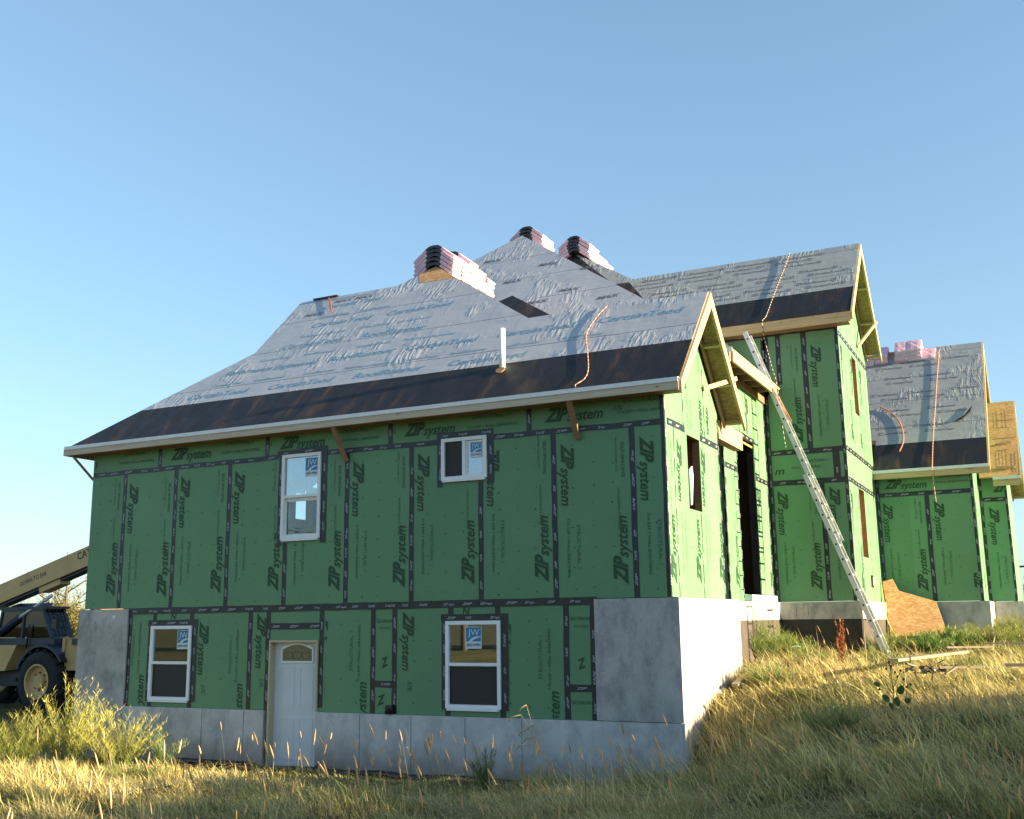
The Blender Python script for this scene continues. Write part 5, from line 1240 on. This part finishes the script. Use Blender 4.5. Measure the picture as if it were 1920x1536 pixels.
# feathery weeds: many stems each carrying narrow leaves
def feather_weed(loc, h, rad, nst, colA, colB, label, name="weed_bush", leaf=.055, lw_=.0055, per=34, cat="weed", group=None):
    root = tag(empty(name, loc), label, cat, group)
    an = rng.uniform(0, 2*math.pi, nst); rr = np.sqrt(rng.random(nst)); out = rr*rad
    base = np.stack([np.cos(an)*out*.25, np.sin(an)*out*.25, np.zeros(nst)], 1)
    H = h*(1-.45*rr**1.5)*rng.uniform(.7, 1.05, nst)
    tip = np.stack([np.cos(an)*out*.5, np.sin(an)*out*.5, H], 1); bd = np.stack([np.cos(an)*out*.45, np.sin(an)*out*.45, -H*.06], 1)
    strips("stem", base, tip, bd, np.full(nst, .008), np.tile(np.array(colB)*.8, (nst, 1)), 5, root)
    # side twigs
    nb = per; t = rng.uniform(.18, 1.0, (nst, nb)); c = base[:, None]+tip[:, None]*t[..., None]+bd[:, None]*(t**2)[..., None]; c = c.reshape(-1, 3)
    m_ = len(c); a2 = rng.uniform(0, 2*math.pi, m_); L = leaf*rng.uniform(.5, 1.6, m_)*(1.4-t.ravel()*.7)*1.6
    up = rng.uniform(.6, 1.5, m_); off = np.stack([np.cos(a2)*L*.6, np.sin(a2)*L*.6, up*L], 1)
    mixv = np.clip(t.ravel()*.7+rng.random(m_)*.4, 0, 1)[:, None]; col = (np.array(colB)*(1-mixv)+np.array(colA)*mixv)*rng.uniform(.7, 1.25, (m_, 1))
    strips("foliage", c, off, np.stack([np.cos(a2)*L*.25, np.sin(a2)*L*.25, -L*.1], 1), lw_*rng.uniform(.7, 1.4, m_)*1.2, col, 2, root)
    return root
YG = (.66,.58,.13); GR = (.10,.15,.04)
feather_weed((-9.35,-1.75,-2.42), 1.50, .75, 85, YG, GR, "tall feathery yellow-green weed in front of the left concrete corner", per=40)
feather_weed((-8.75,-1.25,-2.5), 1.05, .8, 70, YG, GR, "shorter feathery weed right of the tallest one", per=40)
feather_weed((-9.75,-2.3,-2.38), .95, .6, 90, (.36,.33,.08), GR, "feathery weed at the picture's left edge, below the wheel", per=38)
feather_weed((-8.15,-1.0,-2.5), .7, .4, 22, (.30,.34,.14), GR, "thin pale weed leaning right towards the basement window", per=26)
feather_weed((-2.0,-1.6,-2.4), .62, .28, 22, (.25,.28,.09), GR, "small grey-green weed against the lower concrete near the corner", per=26)
RG = (.26,.32,.07)
feather_weed((-.30,5.8,-1.15), .98, .68, 130, RG, (.07,.11,.03), "round green weed bush before the sunlit tarred foundation", per=42)
feather_weed((.12,6.5,-1.15), .66, .5, 70, RG, (.07,.11,.03), "green weed bush before the black foundation", per=40)
for k_, (x_, y_, h_, lb_) in enumerate(((1.1,3.6,.5,"green weed clump on the sunlit bank, nearest the house corner"),(2.1,4.6,.55,"green weed clump on the bank below the ladder foot"),(3.4,4.2,.45,"green weed clump behind the scrap heap"),(.75,2.2,.42,"small green clump beside the sunlit white concrete"),(2.3,-1.6,.45,"green clump in the shaded lower right grass"),(-.4,-3.2,.35,"green clump in the grass below the house corner"),(-6.3,-3.4,.3,"low green clump in the lower left grass"))):
    feather_weed((x_, y_, gz(x_, y_)-.03), h_, .42, 45, (.30,.33,.10), (.09,.14,.04), lb_, per=26)
feather_weed((1.75,8.2,-1.1), .6, .45, 50, (.30,.32,.08), (.08,.12,.03), "yellow-green weed just right of the ladder rails", per=34)
feather_weed((2.3,8.6,-1.1), .55, .55, 80, (.17,.26,.06), (.04,.08,.02), "dark green leafy weed right of the ladder foot", per=36, lw_=.012)
feather_weed((2.75,9.6,-1.0), .5, .6, 80, (.22,.28,.07), (.04,.08,.02), "leafy weed in front of the leaning plywood", per=36, lw_=.012)
feather_weed((3.4,10.8,-.95), .6, .7, 90, (.33,.34,.08), (.08,.11,.03), "yellow-green weed at the low block's concrete", per=36)
feather_weed((3.75,12.6,-.9), .75, .6, 90, (.33,.34,.08), (.08,.11,.03), "yellow-green weed against the far right concrete", per=36)
feather_weed((1.50,4.1,-1.15), 1.05, .09, 7, (.42,.14,.05), (.22,.08,.03), "rust-red dock stalk standing before the black foundation", name="dock_stalk", leaf=.03, lw_=.012, per=70)
feather_weed((.95,4.6,-1.12), .5, .25, 8, (.30,.11,.06), (.16,.07,.03), "low red-brown dock stalks left of the tall one", name="dock_stalk", leaf=.025, lw_=.01, per=40)
# foxtail arching beside the corner
def arching(loc, h, label):
    mb = MB(); rd = random.Random(int(h*100))
    for k in range(3):
        dx = rd.uniform(-.35,-.1); pts = [(0,0,0),(dx*.3,0,h*.5),(dx*.7,0,h*.85),(dx*1.1,0,h),(dx*1.6,0,h*.97)]
        pts = [(x+k*.05, y+k*.03, z*(1-k*.12)) for x, y, z in pts]; mb.tube(pts, .0035, 'lumber', 5); mb.tube([pts[-2], pts[-1], (pts[-1][0]-.05, pts[-1][1], pts[-1][2]-.06)], [.005,.010,.004], 'lumber', 6)
    o = mb.build("foxtail", None, True); o.location = loc; tag(o, label, "grass stalk")
arching((-1.35,-1.5,-2.4), 1.05, "tall arching foxtail in front of the lower concrete by the corner")
arching((-.75,-2.4,-2.3), .75, "short arching foxtail near the house corner")
# broad-leaved weed with dark seed heads, right
def broadleaf(loc, label):
    root = tag(empty("broadleaf_weed", loc), label, "weed")
    mb = MB(); mb.tube([(0,0,0),(.03,0,.3),(.01,0,.62)], .007, 'bark', 6); mb.tube([(.02,0,.3),(.12,.02,.5)], .005, 'bark', 6); mb.tube([(.02,0,.25),(-.1,.02,.42)], .005, 'bark', 6); mb.build("stem", root, True)
    mb = MB(); rd = random.Random(4)
    for p in ((.01,.62),(.03,.57),(-.02,.54),(.05,.50),(.0,.47),(.13,.52),(.10,.45),(.16,.42),(-.11,.43),(.22,.36),(.19,.33),(-.14,.30)):
        c = Vector((p[0]+rd.uniform(-.015,.015), rd.uniform(-.02,.02), p[1])); mb.tube([c-Vector((0,0,.016)), c, c+Vector((.004,0,.018))], [.006,.017,.004], 'rust', 6)
    mb.build("seed_head", root, True)
    lf = []
    for (x, z, s, t) in ((.12,.30,.07,.5),(-.06,.20,.06,-.6),(.06,.16,.07,.3),(.19,.18,.055,1.0),(-.15,.36,.045,-.9),(.0,.10,.06,-.2)):
        mb2 = MB(); n = 10; c = Vector((x, -.03, z)); ud = Vector((math.sin(t), -.35, math.cos(t))).normalized(); sd = Vector((math.cos(t), .2, -math.sin(t))).normalized()
        pts = [c+ud*s*(-math.cos(2*math.pi*k/n))*.9+sd*s*.62*math.sin(2*math.pi*k/n)*(1+.25*math.cos(2*math.pi*k/n)) for k in range(n)]
        nn = ud.cross(sd)*.004; mb2.prism(pts, nn, 'leafgreen'); mb2.build("leaf", root)
M['leafgreen'] = simple("broad_leaf_green", (.05, .12, .035), .5, var=.3, src="Object")
broadleaf((2.80,-.35,gz(2.8,-.35)), "broad-leaved dark weed with brown seed heads in the right grass")

# trees: crown of small leaves on tapering limbs
def tree(loc, h, spread, nleaf, pal, label, name="tree", trunk=.12, bare=False, leaf=.07, seed=1, limbs=9, group=None, cat="tree"):
    root = tag(empty(name, loc), label, cat, group); rd = random.Random(seed); mb = MB()
    top = Vector((rd.uniform(-.2,.2), rd.uniform(-.2,.2), h)); mb.tube([(0,0,-.3),(0,0,h*.3),top*.65+Vector((.1,0,0)),top], [trunk,trunk*.75,trunk*.4,trunk*.08], 'bark', 8)
    ends = []
    for k in range(limbs):
        t = rd.uniform(.22,.85); a = rd.uniform(0, 6.283); L = spread*rd.uniform(.55,1.0)*(1.15-t*.6); s = Vector((0,0,h*t)); e = s+Vector((math.cos(a)*L, math.sin(a)*L, L*rd.uniform(.35,.9)))
        md = (s+e)/2+Vector((0,0,-L*.08)); mb.tube([s,md,e], [trunk*.38*(1.1-t), trunk*.2, trunk*.04], 'bark', 5)
        for j in range(4 if not bare else 7):
            u_ = rd.uniform(.35,1); b = s+(e-s)*u_; a3 = a+rd.uniform(-1.3,1.3); l = L*rd.uniform(.25,.5); e2 = b+Vector((math.cos(a3)*l, math.sin(a3)*l, l*rd.uniform(.2,1.1))); mb.tube([b,e2], [trunk*.08, trunk*.025], 'bark', 4); ends.append((b, e2))
        ends.append((s+(e-s)*.4, e))
    mb.build("trunk", root, True)
    e0 = np.array([tuple(p) for p, q in ends]); e1 = np.array([tuple(q) for p, q in ends]); k = rng.integers(0, len(ends), nleaf); t = rng.random(nleaf)**.6
    c = e0[k]+(e1[k]-e0[k])*t[:, None]+rng.normal(0, spread*(.03 if bare else .11), (nleaf, 3)); c[:, 2] = np.maximum(c[:, 2], .1)
    a = rng.uniform(0, 2*math.pi, nleaf); L = leaf*rng.uniform(.6, 1.4, nleaf); off = np.stack([np.cos(a)*L, np.sin(a)*L, rng.uniform(-.8, .6, nleaf)*L], 1)
    pal = np.array(pal); cl = (np.sin(c[:,0]*2.1+seed)+np.sin(c[:,1]*2.3)+np.sin(c[:,2]*2.7))/6+.5; i = np.clip(((cl*.7+rng.random(nleaf)*.3)*len(pal)).astype(int), 0, len(pal)-1)
    strips("crown", c, off, off*0-np.array([0,0,.01]), leaf*.8*rng.uniform(.6, 1.2, nleaf), pal[i]*rng.uniform(.75, 1.25, (nleaf, 1)), 2, root)
    return root
AUT = [(.10,.11,.03),(.22,.18,.05),(.36,.26,.07),(.30,.17,.05)]
BRN = [(.20,.14,.07),(.30,.22,.11),(.24,.2,.1)]
gz_ = lambda x, y: gz(x, y)
tree((-31.0,17.0,-2.5), 5.2, 2.6, 900, BRN, "nearly bare tree with few brown leaves behind the boom", bare=True, leaf=.09, seed=3, limbs=16)
tree((-33.5,18.5,-2.5), 4.6, 2.2, 600, BRN, "thin bare tree left of the cab roof, behind the boom", bare=True, leaf=.09, seed=8, limbs=12)
tree((-30.2,16.6,-2.5), 2.9, 1.5, 9000, [(.22,.19,.05),(.30,.26,.08),(.26,.21,.07)], "bright yellow shrub between cab and concrete corner", name="shrub", leaf=.09, seed=5, limbs=14, cat="shrub")
# far tree line
rd = random.Random(21)
def treeline():
    n = 60000; ang = rng.uniform(math.radians(-75), math.radians(30), n); lump = .5+.5*np.sin(ang*47)*np.sin(ang*19+1); D = rng.uniform(240, 270, n)
    x = CAMP[0]+D*np.sin(ang); y = CAMP[1]+D*np.cos(ang); z = -2.5+rng.random(n)**.8*(1.0+1.0*lump)
    a = rng.uniform(0, 6.283, n); L = rng.uniform(1, 2.2, n); base = np.stack([x, y, z], 1); off = np.stack([np.cos(a)*L, np.sin(a)*L, rng.uniform(-.5, 1, n)*L], 1)
    col = np.array([.09,.10,.05])*rng.uniform(.6, 1.5, (n, 1)); o = strips("far_woods", base, off, off*0, np.full(n, 1.6), col, 1); tag(o, "hazy woods along the horizon", "woods", kind="stuff")
treeline()
# unseen autumn trees added to the right, sized to shade the lower right grass
gT = "unseen shade trees added right of the viewer"
for i, (x, y, h, s) in enumerate(((13.5,-.8,3.4,1.5),(15.5,-2.4,4.0,1.8),(13.8,-4.3,3.3,1.8),(16.0,-6.2,4.0,2.0),(14.2,-8.3,3.3,1.9),(17.0,.1,3.9,1.5))):
    tree((x, y, gz(x, y)), h, s, 15000, AUT, "unseen autumn tree added right of the viewer to shade the grass, %s in row" % ORD[i].replace("bottom", "first"), leaf=.16, seed=40+i, limbs=14, trunk=.14, group=gT)

for i, (x, y, h, s_) in enumerate(((-22,-34,6.5,3.4),(-14,-38,7.5,4.0),(-6,-36,6.0,3.2),(-30,-30,6.0,3.2),(2,-40,7.0,4.0))):
    tree((x, y, gz(x, y)), h, s_, 5000, AUT, "autumn tree across the field behind the viewer, %s along the row" % ORD[i].replace("bottom", "first"), leaf=.32, seed=60+i, limbs=14, trunk=.2, group="trees across the field behind the viewer")
